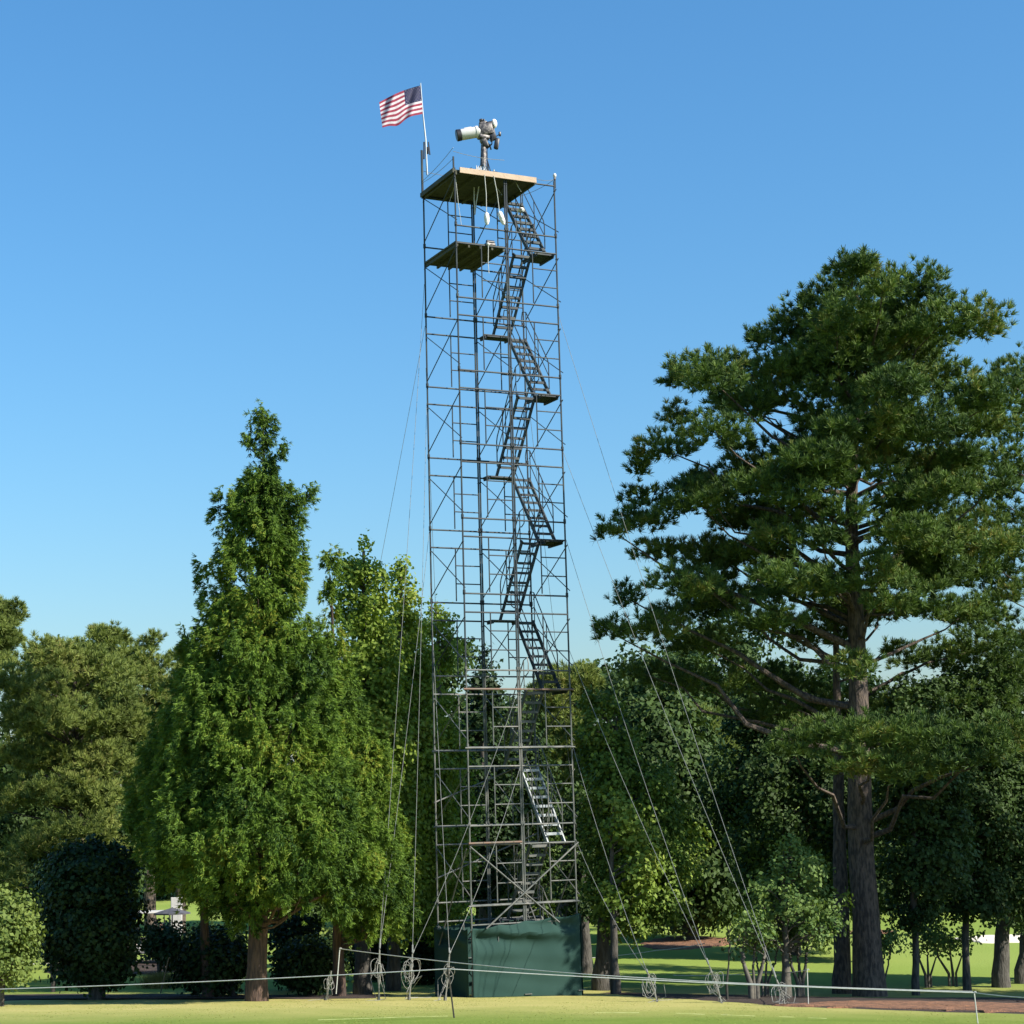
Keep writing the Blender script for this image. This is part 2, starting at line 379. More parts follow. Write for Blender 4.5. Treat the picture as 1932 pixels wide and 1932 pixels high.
# long tubes across the front of the lowest lifts, and rusty ledgers
def dtube(p, q, r, m, name='diagonal_tube'):
    mb = MB(); mb.tube([p, q], r); return mb.build(name, m, tower)
dtube(T(0, -.035, zk(2) - .05), T(1.62, -.035, 1.75), .022, M['steel2']); dtube(T(2, -.07, zk(2) - .03), T(.24, -.07, 1.7), .022, M['steel2'])
dtube(T(-.03, .02, zk(2) - .1), T(-.03, 1, .9), .02, M['steel2']); dtube(T(2.03, 0, zk(2) - .3), T(2.03, 1, 1.0), .02, M['steel2'])
dtube(T(-.05, -.03, zk(4) - .03), T(2.03, -.03, zk(4) - .03), .026, M['rust'], 'ledger_tube')
dtube(T(-.02, -.03, zk(2) + .03), T(.96, -.03, zk(2) + .03), .027, M['rust'], 'ledger_tube')
for k, t in ((3, 0), (3, 1), (2, 1), (1, 0)): dtube(T(-.04, t - .02, zk(k) + .45), T(2.03, t - .02, zk(k) + .45), .022, M['steel2'], 'ledger_tube')
for k in (1, 2, 3): dtube(T(0, 1.03, zk(k) - .9), T(2, 1.03, zk(k) + .2), .02, M['steel2'])
for s in (0, 1, 2):                                        # screw jacks on sole boards
    for t in (0, 1):
        mb = MB(); mb.tube([T(s, t, .02), T(s, t, .30)], .018); mb.box(T(s, t, .02), .2, .2, .02, (an, bn, UZ)); mb.box(T(s, t, -.02) + bn * (.22 if t == 0 else -.22), .24, .22, .05, (an, bn, UZ))
        mb.build('screw_jack', M['steel2'], tower)
# decks
def deck(s0, s1, t0, t1, z, name, edge, over=0.0):
    mb = MB(); n = max(3, int((t1 - t0) * Lb / .28))
    for i in range(n):                                      # planks along the frames' direction
        ta = t0 + (t1 - t0) * i / n; tb = t0 + (t1 - t0) * (i + 1) / n
        mb.box((T(s0, ta, z) + T(s1, tb, z)) / 2, (s1 - s0) * 1.5265, (tb - ta) * Lb - .012, .045, (an, bn, UZ))
    for s in np.linspace(s0 + .04, s1 - .04, 5): mb.box(T(s, (t0 + t1) / 2, z - .07), .05, (t1 - t0) * Lb, .09, (an, bn, UZ))
    d = mb.build(name, M['plank'], tower, smooth=False)
    d['_o'] = [float(c) for c in tower.location]
    return d
d1 = deck(0, 1.61, -.02, 1.02, zk(11) + .0, 'top_deck', True)
e = MB(); e.box(T(.84, -.045, zk(11) - .0), 1.50 * 1.5265, .045, .15, (an, bn, UZ)); e.build('edge_board', M['timber'], d1, smooth=False)
e = MB(); e.box(T(-.02, .5, zk(11) - .01), .04, 1.05 * Lb, .12, (an, bn, UZ)); e.build('edge_board', M['plank'], d1, smooth=False)
e = MB(); e.box(T(.8, 1.035, zk(11) - .02), 1.6 * 1.52, .04, .12, (an, bn, UZ)); e.build('edge_board', M['plank'], d1, smooth=False)
d2 = deck(0, .98, .0, 1.0, zk(10) + .0, 'lower_deck', False)
for o in (d1, d2): del o['_o']
# stairs
def flight(k):
    odd = k % 2 == 1
    s0, s1 = (1.25, 1.58) if odd else (1.56, 1.89)
    ta, tb = (.86, .16) if odd else (.14, .84)
    z0 = zk(k) if k > 0 else .05
    if k == 0: s0, s1, ta, tb = 1.56, 1.89, .14, .84
    z1 = zk(k + 1); mb = MB()
    st = bn * (tb - ta) * Lb + UZ * (z1 - z0); st = st / np.linalg.norm(st); up = np.cross(an, st); up = up / np.linalg.norm(up)
    for s in (s0, s1):
        a, b = T(s, ta, z0 - .05), T(s, tb, z1 - .02)
        mb.box((a + b) / 2, .035, np.linalg.norm(b - a), .11, (an, st, up))
    n = 8
    for i in range(1, n + 1):
        q = i / (n + .25); c = T((s0 + s1) / 2, ta + (tb - ta) * q, z0 + (z1 - z0) * q - .02)
        w = (s1 - s0) * 1.5265 - .03
        mb.box(c - bn * .06, w, .085, .03, (an, bn, UZ)); mb.box(c + bn * .05, w, .085, .03, (an, bn, UZ))
        mb.box(c - bn * .105 - UZ * .03, w, .012, .05, (an, bn, UZ))
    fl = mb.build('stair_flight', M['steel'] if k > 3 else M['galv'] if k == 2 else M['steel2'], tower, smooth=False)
    fl['_o'] = [float(c) for c in tower.location]
    for s in ((s0 - .02, s1 + .02)):
        r = MB(); h = .82
        pa, pb = T(s, ta, z0), T(s, tb, z1); d = (pb - pa)
        dd = bn * np.sign(tb - ta)
        low = pa + d * .10; hi = pb - d * .03
        r.tube([low + UZ * .05, low + UZ * (h - .08), low + d * .03 + UZ * h, hi + UZ * h, hi + dd * .22 + UZ * (h + .06), hi + dd * .28 + UZ * (h - .1), hi + dd * .26 + UZ * .48, hi + dd * .1 + UZ * .40, hi + UZ * .42], .015, 6)
        r.tube([low + UZ * .42, hi + UZ * .42], .012, 6)
        mid = pa + d * .5; r.tube([mid, mid + UZ * h], .013, 6); r.tube([hi + UZ * .0, hi + UZ * h], .013, 6)
        r.build('handrail', M['steel'] if k > 3 else M['steel2'], fl)
    del fl['_o']
for k in range(0, 11): flight(k)
def landing(k):
    mb = MB()
    s0, s1, t0, t1 = (1.05, 1.6, .80, .97) if k % 2 else (1.58, 1.98, .04, .42)
    for i in range(4):
        ta = t0 + (t1 - t0) * i / 4; tb = t0 + (t1 - t0) * (i + 1) / 4
        mb.box((T(s0, ta, zk(k) - .03) + T(s1, tb, zk(k) - .03)) / 2, (s1 - s0) * 1.5265, (tb - ta) * Lb - .015, .04, (an, bn, UZ))
    for s in (s0 + .03, s1 - .03): mb.box(T(s, (t0 + t1) / 2, zk(k) - .08), .045, (t1 - t0) * Lb, .06, (an, bn, UZ))
    for s in (s0 + .03, s1 - .03): mb.tube([T(s, t1 if k % 2 else t0, zk(k) - .07), T(s, 1 if k % 2 else 0, zk(k) - .02)], .015, 6)
    mb.build('landing', M['steel'], tower, smooth=False)
for k in range(1, 11): landing(k)
# guard ropes round the top
mb = MB()
for (p, q) in (((0, 1, 21.95), (0, 0, 21.95)), ((0, 1, 22.0), (0, 0, 22.25)), ((0, 0, 22.15), (1, 0, 22.1)), ((1.62, 0, 21.7), (2, 0, 21.75)), ((2, 0, 21.75), (2, 1, 21.95)), ((2, 1, 21.95), (1, 1, 22.3)), ((1, 1, 22.3), (0, 1, 22.3))):
    mb.tube(catenary(T(*p), T(*q), .05, 6), .007, 5)
mb.build('guard_rope', M['cable'], tower)
for (s_, t_, za, zb_, r_) in ((0, 0, 21.6, 22.0, .026), (2, 1, 21.6, 22.35, .02), (2, 0, 21.5, 21.8, .026), (0, 1, 21.5, 22.9, .035)):
    mb = MB(); mb.tube([T(s_, t_, za), T(s_, t_, zb_)], r_); mb.build('guard_post', M['steel'], tower)

# green windscreen round the base
def screen_panel(pa, pb, za, zb, wr, seed):
    r = np.random.default_rng(seed); nu, nv = 90, 36; V = []
    pa, pb = np.asarray(pa), np.asarray(pb); d = pb - pa; n = np.array([d[1], -d[0], 0]); n = n / np.linalg.norm(n)
    ph = r.random(8) * 6.28
    for j in range(nv):
        v = j / (nv - 1)
        for i in range(nu):
            u = i / (nu - 1); top = za + (zb - za) * u - .05 * abs(math.sin(u * math.pi * 4)) * (1 - v * 0)
            drop = -.02 + wr * (.085 * math.sin(5.5 * v * (1 + .4 * u) * 2.2 + 2.0 * u + ph[0]) * math.exp(-((v - .86) / .10) ** 2) * (1 - .4 * u) * 2.4 + .012 * math.sin(31 * v + 9 * u * (1 - v) + ph[4]) * (.4 + v) + .02 * math.sin(11 * v - 6 * u + ph[5]) * math.exp(-((u - .15) / .3) ** 2)
                           + .014 * math.sin(9 * v + 3 * u + ph[1]) * (1 - v * .5) + .010 * math.sin(14 * v - 5 * u + ph[2]) + .012 * math.sin(4 * u * math.pi + ph[3]))
            edge = min(1, u * 14, (1 - u) * 14)
            bot = gz((pa + d * u)[0], (pa + d * u)[1]) - .02
            V.append(pa + d * u + n * (.075 + drop * edge * .9 + .012) + UZ * (bot + (top - bot) * v))
    mb = MB(); mb.add(V, [(j * nu + i, j * nu + i + 1, (j + 1) * nu + i + 1, (j + 1) * nu + i) for j in range(nv - 1) for i in range(nu - 1)])
    return mb
scr = empty('privacy_screen', T(1, .5, 0), 'dark green fabric windscreen wrapped around the foot of the scaffold tower', 'fabric screen')
for (p, q, za, zb, w, sd_) in ((T(0, 0, 0), T(2.0, 0, 0), 1.72, 1.96, 1.0, 3), (T(0, 1, 0), T(0, 0, 0), 1.66, 1.72, .7, 4), (T(2, 0, 0), T(2, 1, 0), 1.9, 1.8, .7, 5), (T(2, 1, 0), T(0, 1, 0), 1.8, 1.7, .7, 6)):
    o = screen_panel(p, q, za, zb, w, sd_).build('screen_panel', M['screen'], scr)
    so = o.modifiers.new('thickness', 'SOLIDIFY'); so.thickness = .006

# ---------------------------------------------------------------- camera on top
cm = empty('broadcast_camera', T(.62, .1, zk(11)), 'white broadcast camera with long lens on a pedestal atop the tower', 'camera')
DC = T(.62, .1, 0)[1]
def cam_axis():
    p = at(868, 256, DC); q = at(938, 240, DC); d = q - p; d[1] += .15; return nrm(d)
ca = cam_axis(); cside = nrm(np.cross(ca, UZ)); cup = np.cross(cside, ca)
front = at(861, 256, DC); 
def along(x, up=0, side=0): return front + ca * x + cup * up + cside * side
mb = MB(); mb.tube([along(0), along(.02), along(.13)], [.15, .165, .158], 20); mb.build('lens_hood', M['black'], cm)
mb = MB(); mb.tube([along(.12), along(.16), along(.54), along(.55), along(.62), along(.63), along(.70)], [.14, .155, .155, .17, .17, .12, .10], 22); mb.box(along(.36, .165), .2, .05, .02, (ca, cside, cup)); mb.build('lens_barrel', M['white'], cm)
mb = MB(); mb.box(along(.84, .02), .36, .24, .30, (ca, cside, cup), bev=.03); mb.box(along(.66, -.10), .2, .16, .12, (ca, cside, cup), bev=.02)
mb.box(along(.80, .19), .22, .14, .12, (ca, cside, cup), bev=.02); mb.tube([along(.78, .26), along(.86, .27)], .03); mb.build('camera_body', M['grey'], cm)
mb = MB(); mb.box(along(.98, .14), .22, .17, .15, (ca, cside, cup), bev=.02); mb.box(along(.84, .27), .05, .1, .1, (ca, cside, cup), bev=.01); mb.box(along(.76, .30, .03), .09, .09, .06, (ca, cside, cup), bev=.01); mb.build('viewfinder', M['black'], cm)
mb = MB(); mb.sphere(along(1.10, .15), .115, 10, (.75, .9, 1.15)); mb.build('rain_cover', M['canvas'], cm)
ped = along(.72, -.2)
base = T(.66, .12, zk(11) + .03)
mb = MB(); mb.box(ped + UZ * .02, .3, .22, .10, (an, bn, UZ), bev=.02); mb.sphere(ped - UZ * .08, .11, 8); mb.tube([ped - UZ * .1, base * .5 + ped * .5, base + UZ * .3], [.07, .085, .09], 12)
mb.tube([ped - UZ * .02, ped + an * .18 - UZ * .18, ped + an * .22 - UZ * .30], .022); mb.build('pan_head', M['grey'], cm)
mb = MB()
for h_ in (1, -1): mb.tube([ped - UZ * .02 + bn * .06 * h_, ped + an * .28 + UZ * .02 + bn * .12 * h_, ped + an * .42 + UZ * .12 + bn * .16 * h_], .014, 6); mb.box(ped + an * .42 + UZ * .12 + bn * .16 * h_, .06, .05, .12, (an, bn, UZ), bev=.01)
mb.box(along(.72, -.36), .16, .2, .22, (nrm(ca - UZ * .2), cside, cup), bev=.03); mb.box(along(1.04, -.42), .13, .12, .3, (nrm(ca - UZ * .5), cside, nrm(cup + ca * .4)), bev=.03); mb.box(along(.98, -.16), .18, .14, .30, (nrm(ca + UZ * .3), cside, cup), bev=.02); mb.build('zoom_control', M['black'], cm)
mb = MB()
for a_ in (0.3, 2.4, 4.5): mb.tube([base + UZ * .42, base + UZ * .03 + .34 * (an * math.cos(a_) + bn * math.sin(a_))], .022); mb.tube([base + UZ * .2, base + UZ * .12 + .2 * (an * math.cos(a_ + .5) + bn * math.sin(a_ + .5))], .012, 5)
mb.tube([base, base + UZ * .5], .05, 10); mb.build('tripod', M['galv'], cm)
mb = MB()
for q in (0, .04, .09): mb.tube([along(.95, -.2, q), along(.9, -.42, q), ped - UZ * .3 + an * (.1 - q), base + UZ * .2 + an * (.12 + q), base - bn * .1], .012, 5)
mb.build('cable_loom', M['black'], cm)
# bits left on the deck
def box_thing(name, label, cat, c, sx, sy, sz, m, strap=True):
    e_ = empty(name, c, label, cat); mb = MB(); mb.box(np.array(c) + UZ * sz / 2, sx, sy, sz, (an, bn, UZ), bev=min(sx, sy, sz) * .15); mb.build('shell', m, e_)
    if strap:
        mb = MB(); mb.tube([np.array(c) + UZ * sz - an * sx * .25, np.array(c) + UZ * (sz + .05), np.array(c) + UZ * sz + an * sx * .25], .01, 5); mb.build('handle', M['black'], e_)
    return e_
zt_ = zk(11) + .03
box_thing('equipment_case', 'black equipment case on the top deck, right of the camera pedestal', 'case', T(.93, .14, zt_), .26, .2, .15, M['black'])
box_thing('cable_drum', 'small purple grey drum of cable on top deck, left of pedestal', 'cable drum', T(.42, .12, zt_), .17, .17, .17, M['grey'])
e_ = empty('sandbag', T(.78, .06, zt_), 'dark sandbag slumped at the foot of the camera pedestal', 'sandbag'); mb = MB(); mb.sphere(T(.80, .02, zt_ + .05), .1, 8, (1.5, 1, .6)); mb.build('bag', M['black'], e_); mb = MB(); mb.tube([T(.80, .02, zt_ + .1), T(.80, .02, zt_ + .16)], .02); mb.build('tie', M['rope'], e_)
e_ = empty('water_bottle_crate', T(.52, .05, zt_), 'small open crate with pale bottles on the top deck edge', 'crate'); mb = MB(); mb.box(T(.52, .06, zt_ + .05), .18, .14, .1, (an, bn, UZ), bev=.01); mb.build('crate_body', M['grey'], e_)
for q in (-.04, .0, .04):
    mb = MB(); mb.tube([T(.52 + q, .05, zt_ + .1), T(.52 + q, .05, zt_ + .19), T(.52 + q, .05, zt_ + .2), T(.52 + q, .05, zt_ + .24)], [.022, .022, .01, .01], 8); mb.build('bottle', M['white'], e_)
# ropes and white bags under the deck
def hang(s, t, z_len, lean, label, bag_l, cut):
    top = T(s, t, zk(11) - .05); mid = top + UZ * (-z_len) + an * lean
    e_ = empty('hanging_bag', mid, label, 'hanging bag', 'white weights hanging under the top deck')
    mb = MB(); mb.tube([top, top * .5 + mid * .5 + an * .02, mid], .011, 5); mb.build('rope', M['rope'], e_)
    d = nrm(UZ * -1 + an * lean * cut)
    mb = MB(); mb.tube([mid, mid + d * .04, mid + d * .12, mid + d * (bag_l - .08), mid + d * bag_l], [.03, .06, .072, .066, .03], 10); mb.build('bag', M['canvas'], e_)
hang(.56, -.06, 1.06, .03, 'white bag hanging straight down on a rope, the left one under the top deck', .34, 1)
hang(.74, -.06, .98, .14, 'white bag hanging askew on a rope, the right one under the top deck', .38, 2.6)
e_ = empty('folded_rope', T(.62, .3, zk(11) - .1), 'yellowish loop of rope dangling beneath the top deck', 'rope'); mb = MB()
mb.tube([T(.62, .35, 21.5), T(.6, .33, 21.1), T(.61, .33, 20.7), T(.635, .33, 21.0), T(.68, .3, 21.5)], .016, 6); mb.build('strand', M['rope'], e_)
for (s, t, l, q, lab) in ((.06, .05, 1.5, .1, 'long thin cord trailing down beside the front left post under the top deck'), (.32, .5, .5, -.1, 'short thin cord dangling under the middle of the top deck'), (.92, .2, .35, .15, 'short thin cord under the top deck near the middle post'), (1.25, .05, .3, .1, 'short cord hanging below the front right part of the top deck')):
    mb = MB(); mb.tube([T(s, t, zk(11) - .06), T(s + q * .5, t, zk(11) - l * .6), T(s + q, t, zk(11) - l)], .008, 5)
    tag(mb.build('dangling_cord', M['rope'], None), lab, 'cord', 'cords hanging under the top deck')
# gear on lower deck
e_ = empty('winch', T(.72, .05, zk(10) + .03), 'small dark winch with a cord on the lower deck edge', 'winch'); mb = MB(); mb.box(T(.72, .08, zk(10) + .08), .28, .16, .06, (an, bn, UZ), bev=.01); mb.build('winch_frame', M['grey'], e_)
mb = MB(); mb.tube([T(.66, .08, zk(10) + .15), T(.80, .08, zk(10) + .15)], .06, 12); mb.build('drum', M['black'], e_)
mb = MB(); mb.sphere(T(.62, -.02, zk(10) + .02), .05, 8); mb.tube([T(.62, -.03, zk(10)), T(.60, -.04, zk(10) - .5), T(.61, -.04, zk(10) - .8)], .01, 5); mb.build('pulley', M['rope'], e_)
# white bag on upper stair, lamp on corner post
p = at(984, 396, T(1.4, .5, 0)[1]); e_ = empty('tool_bag', p, 'white cloth tool bag hung on the rail of the topmost stair', 'bag'); mb = MB(); mb.sphere(p, .085, 9, (1, .8, .85)); mb.build('pouch', M['canvas'], e_); mb = MB(); mb.tube([p + [-.04, 0, .03], p + [-.1, 0, -.02], p + [-.12, 0, -.2]], [.03, .025, .01], 7); mb.build('strap', M['canvas'], e_)
p = T(2, 0, 21.86); e_ = empty('corner_lamp', p, 'small white lamp on top of the tower\'s right corner post', 'lamp'); mb = MB(); mb.sphere(p, .05, 8, (1, 1, 1.3)); mb.tube([p - UZ * .1, p - UZ * .04], .03); mb.build('lamp_cover', M['white'], e_); mb = MB(); mb.tube([p - UZ * .12, p - UZ * .05], .036); mb.build('lamp_base', M['grey'], e_)

# flag
fp = empty('flagpole', T(0, 1, 20.5), 'pale leaning pole with a stars and stripes flag at the tower top', 'flagpole')
DL = T(0, 1, 0)[1]
mb = MB(); mb.tube([at(806, 330, DL), at(803, 262, DL), at(798, 215, DL - .02), at(793.5, 157, DL - .05)], [.026, .024, .02, .014], 10); mb.build('pole', M['galv'], fp)
mb = MB(); mb.box(at(807, 284, DL), .05, .05, .2, bev=.01); mb.tube([at(808, 268, DL), at(811, 292, DL)], .02); mb.tube([at(800, 268, DL), at(800, 300, DL)], .022); mb.build('clamp', M['black'], fp)
def flag_pt(s, v):      # s 0 at pole .. 1 fly, v 0 bottom .. 1 top
    tr, br, tl, bl = (793.5, 161), (797.5, 215), (715.5, 193), (721.5, 241)
    u_ = (1 - s) * ((1 - v) * br[0] + v * tr[0]) + s * ((1 - v) * bl[0] + v * tl[0])
    w_ = (1 - s) * ((1 - v) * br[1] + v * tr[1]) + s * ((1 - v) * bl[1] + v * tl[1])
    w_ += -3.5 * math.sin(s * math.pi) * v + (6 * math.exp(-((s - .62) / .16) ** 2) - 3 * math.exp(-((s - .3) / .2) ** 2)) * (1 - v)
    dep = DL - .05 - .75 * s + (.15 * math.sin(s * 8.5 - 4.0 * (1 - v)) + .05 * math.sin(s * 19 + 5 * v)) * min(1, s * 3)
    return at(u_, w_, dep)
red = mat('flag_red', (0.30, 0.035, 0.07), .85, 0, ((0.25, 0.03, 0.06), 9, .4, .6)); wht = mat('flag_white', (0.62, 0.58, 0.62), .85, 0, ((0.55, 0.50, 0.55), 9, .4, .6)); blu = mat('flag_blue', (0.010, 0.014, 0.06), .85, 0, ((0.013, 0.018, 0.075), 9, .4, .6))
for m_ in (red, wht, blu):
    N = m_.node_tree.nodes; Lk = m_.node_tree.links; tr_ = N.new('ShaderNodeBsdfTranslucent'); mx = N.new('ShaderNodeMixShader'); mx.inputs[0].default_value = .35
    src = N['Principled BSDF'].inputs['Base Color'].links[0].from_socket; Lk.new(src, tr_.inputs[0])
    Lk.new(N['Principled BSDF'].outputs[0], mx.inputs[1]); Lk.new(tr_.outputs[0], mx.inputs[2]); Lk.new(mx.outputs[0], N['Material Output'].inputs[0])
mb = MB(); nu, nv = 40, 26
V = [flag_pt(i / nu, j / nv) for j in range(nv + 1) for i in range(nu + 1)]; mb.V.append(np.array(V)); mb.n = len(V)
for j in range(nv):
    for i in range(nu):
        mb.F.append((j * (nu + 1) + i, j * (nu + 1) + i + 1, (j + 1) * (nu + 1) + i + 1, (j + 1) * (nu + 1) + i))
        st = j // 2; mb.C.append(2 if (i < 16 and st >= 6) else (0 if st % 2 == 0 else 1))
fl = mb.build('flag', [red, wht, blu], fp); fl['_o'] = [float(c) for c in fp.location]
mb = MB()
for r_ in range(9):
    for c_ in range(6 if r_ % 2 == 0 else 5):
        s = (c_ + (.5 if r_ % 2 == 0 else 1)) / 6 * .39 + .005; v = 6 / 13 + (r_ + .7) / 9.4 * 7 / 13
        c0 = flag_pt(s, v); ex = flag_pt(s + .01, v) - c0; ex /= np.linalg.norm(ex); ey = flag_pt(s, v + .01) - c0; ey /= np.linalg.norm(ey); nn = nrm(np.cross(ex, ey))
        for sg in (1, -1):
            pts = [c0 + nn * .004 * sg + (ex * math.sin(a * math.pi / 5) + ey * math.cos(a * math.pi / 5)) * (.018 if a % 2 == 0 else .008) for a in range(10)]
            mb.add(pts, [tuple(range(10))])
mb.build('stars', wht, fl, smooth=False); del fl['_o']

# ---------------------------------------------------------------- guy cables, coils and stakes
def coil(mb, c, R, n, flat=.35, seed=0):
    r = np.random.default_rng(seed)
    for i in range(n):
        rr = R * r.uniform(.45, 1.0); ax = nrm(np.array([r.normal(0, .7), 1, r.normal(0, .45)])); e1 = nrm(np.cross(ax, UZ)); e2 = np.cross(ax, e1)
        off = r.normal(0, R * .28, 3); ph = r.random() * 6
        pts = [c + off + e1 * rr * math.cos(a) * (.62 + .12 * math.sin(2 * a + ph)) + e2 * rr * math.sin(a) * (1.1 + .12 * math.cos(3 * a + ph)) + ax * .02 * math.sin(3 * a + ph) for a in np.linspace(0, 2 * math.pi, 16)]
        mb.tube(pts, .0062, 5, cap=False)
anchors = {}
def anchor(key, u, v, D, hcoil, uc, label, R=.26, n=5, lean=None):
    g_ = at(u, v, D); g_[2] = gz(g_[0], g_[1])
    top = at(uc[0], uc[1], D - .1)
    e_ = empty('cable_anchor', g_, label, 'cable anchor', 'anchored coils of guy cable along the lawn edge')
    mb = MB(); mb.tube([g_ - UZ * .1, g_ * .55 + top * .45 + [.03, 0, 0], top], .016, 6); mb.tube([g_ + [.05, 0, -.1], g_ * .4 + top * .6 + [-.04, 0, 0], top], .011, 5); mb.build('strap', M['coil'], e_)
    mb = MB(); coil(mb, top * .62 + g_ * .38 + [0, -.05, 0], R, n, seed=int(u)); c_ = top * .62 + g_ * .38; r_ = np.random.default_rng(int(u) + 1)
    for q_ in range(3): mb.tube([c_ + r_.normal(0, R * .4, 3), c_ + r_.normal(0, R * .6, 3) - UZ * .2, g_ + r_.normal(0, .12, 3) * [1, 1, 0] + UZ * .03, g_ + r_.normal(0, .3, 3) * [1, 1, 0] + UZ * .01], .006, 5, cap=False)
    mb.build('coil', M['coil'], e_)
    mb = MB(); mb.tube([g_ + UZ * -.15, g_ + UZ * .12], .02, 6); mb.tube([g_ + UZ * .12 + [-.05, 0, 0], g_ + UZ * .12 + [.05, 0, 0]], .014, 6); mb.build('stake', M['rod'], e_)
    anchors[key] = top
anchor('L0', 612, 1868, 47.0, 0, (625, 1832), 'small coil of cable at lawn edge, leftmost of the anchored coils', .16, 4)
anchor('L1', 713, 1866, 46.5, 0, (716, 1792), 'coil of cable hanging at lawn edge right of the cedar trunk', .24)
anchor('L2', 770, 1866, 46.3, 0, (778, 1800), 'widest tangle of coiled cable, between the first hanging coil and the screen', .28, 7)
anchor('L3', 838, 1866, 46.0, 0, (848, 1800), 'coil of cable tied in front of the dark left side of the green screen', .2, 4)
anchor('R1', 1240, 1882, 45.0, 0, (1222, 1836), 'upright loop of grey cable on the mulch just right of the green screen', .24, 5)
anchor('R2', 1362, 1888, 44.5, 0, (1338, 1822), 'pale coil of cable beside the thin bare sapling right of the screen', .22, 5)
anchor('R3', 1482, 1897, 43.5, 0, (1465, 1848), 'bushy tangle of cable coil on the mulch left of the large pine', .26, 8)
def guy(s, t, z, end, label, sag=.25):
    a = T(s, t, z); mb = MB(); mb.tube(catenary(a, end, sag, 16), .0062, 5)
    mb.tube([a + (np.asarray(end) - a) * .985, a + (np.asarray(end) - a) * .997], .02, 6)
    o = mb.build('guy_cable', M['cable'], None); tag(o, label, 'guy cable', 'guy cables staying the tower')
guy(2, 0, zk(3.25), anchors['R1'], 'steel guy cable from the tower third lift down to the nearest right coil')
guy(2, 0, zk(2) + .05, anchors['R1'], 'lowest and shortest right guy cable, from just above the second lift')
guy(2, 0, zk(4.5), anchors['R2'], 'lower of the two guy cables to the coil beside the bare sapling')
guy(2, 0, zk(6.0), anchors['R2'], 'upper of the two guy cables to the coil beside the bare sapling')
guy(2, 0, zk(7.2), anchors['R3'], 'lower of the two longest right guy cables crossing the big pine')
guy(2, 0, zk(9.1), anchors['R3'], 'upper of the two longest right guy cables, from near the upper deck')
guy(0, 1, zk(9.7), anchors['L1'], 'nearly vertical left guy cable from the lower deck to first hanging coil')
guy(0, 1, zk(6.2), anchors['L1'], 'left guy cable from halfway up the tower to the first hanging coil')
guy(0, 1, zk(8), anchors['L2'], 'left guy cable from the upper tower to the widest tangle of coil')
guy(1, 0, zk(4), anchors['L2'], 'guy cable crossing the tower front to the widest tangle of coil')
guy(0, 1, zk(5.5), anchors['L3'], 'steep guy cable from the left tower corner to the coil by the screen')
guy(1, 0, zk(3), anchors['L3'], 'guy cable from the tower\'s middle post down to the coil by the screen')
pe = at(560, 1860, 58); pe[2] = gz(pe[0], pe[1]); guy(0, 1, zk(9.1), pe, 'outermost left guy cable running behind the sunlit gum trees')
pe = at(850, 1840, 62); pe[2] = gz(pe[0], pe[1]); guy(0, 1, zk(8.5), pe, 'rear guy cable running steeply down behind the tower\'s left edge')
pe = at(1120, 1850, 62); pe[2] = gz(pe[0], pe[1]); guy(2, 1, zk(8.5), pe, 'rear guy cable running steeply down behind the tower\'s right edge')

# spectator ropes and their posts
def rope_post(u0, v0, u1, v1, D, label, m, r=.012, cat='rope post'):
    p1 = at(u1, v1, D); p0 = at(u0, v0, D); e_ = empty('rope_post', p1, label, cat, 'thin posts carrying the spectator ropes')
    mb = MB(); mb.tube([p1 - UZ * .1, p0], r, 6); mb.build('shaft', m, e_)
    mb = MB(); mb.tube([p0 - UZ * .02, p0 + UZ * .01, p0 + UZ * .02 + [.03, 0, 0], p0 + UZ * -.01 + [.04, 0, 0]], r * .9, 6); mb.build('hook', m, e_)
    return p0
pF = rope_post(845, 1828, 858, 1921, on_ground(858, 1921)[1], 'black leaning rod standing in the sunlit grass before the screen', M['rod'], .016)
pA = rope_post(641, 1790, 634, 1867, 46, 'slim grey post at the lawn edge beside the smallest coil', M['rope'], .012)
pR = rope_post(1838, 1873, 1846, 1936, on_ground(1846, 1931)[1], 'thin grey post at the lower right edge of the lawn', M['rope'], .012)
pQ = rope_post(1523, 1830, 1525, 1897, 43.0, 'thin grey post on the straw strip left of the two pine trunks', M['rope'], .011)
pK = rope_post(318, 1808, 303, 1866, 47, 'dark slanted rod under the left side of the cedar', M['rod'], .014)
pS = rope_post(119, 1791, 119, 1822, 66, 'short pale post where the rope rises, left of the magnolia trunk', M['rope'], .014)
pS2 = rope_post(220, 1808, 220, 1826, 64, 'short pale post just right of the magnolia trunk', M['rope'], .014)
def rope(pts, sag, r, label):
    mb = MB(); P = []
    for i in range(len(pts) - 1): P += catenary(pts[i], pts[i + 1], sag, 14)[(1 if i else 0):]
    mb.tube(P, r, 6); tag(mb.build('spectator_rope', M['rope'], None), label, 'rope', 'spectator ropes')
lend = at(-60, 1868, 40)
rend = at(2050, 1884, 31)
rope([lend, pF, pR, rend], .04, .0095, 'long pale rope from the left picture edge past the black rod to the right')
rope([pA, at(1101, 1838, 38), pR + [0, .1, .01]], .04, .0095, 'pale rope sloping down across the screen from the slim grey post')
rope([at(-40, 1816, 70), at(60, 1816, 68), pS], .05, .016, 'pale rope swagging up to the short post left of the magnolia')
rope([at(-40, 1821, 60), pS2 - [0, 0, .05], at(420, 1806, 60)], .03, .014, 'faint rope running level behind the magnolia trunk')
rope([at(1105, 1808, 66), at(1240, 1793, 66), at(1330, 1780, 66)], .03, .014, 'faint far rope rising to the right below the maple')
rope([at(1270, 1840, 52), at(1450, 1834, 52), pQ], .04, .010, 'thin rope ending at the post left of the pines')
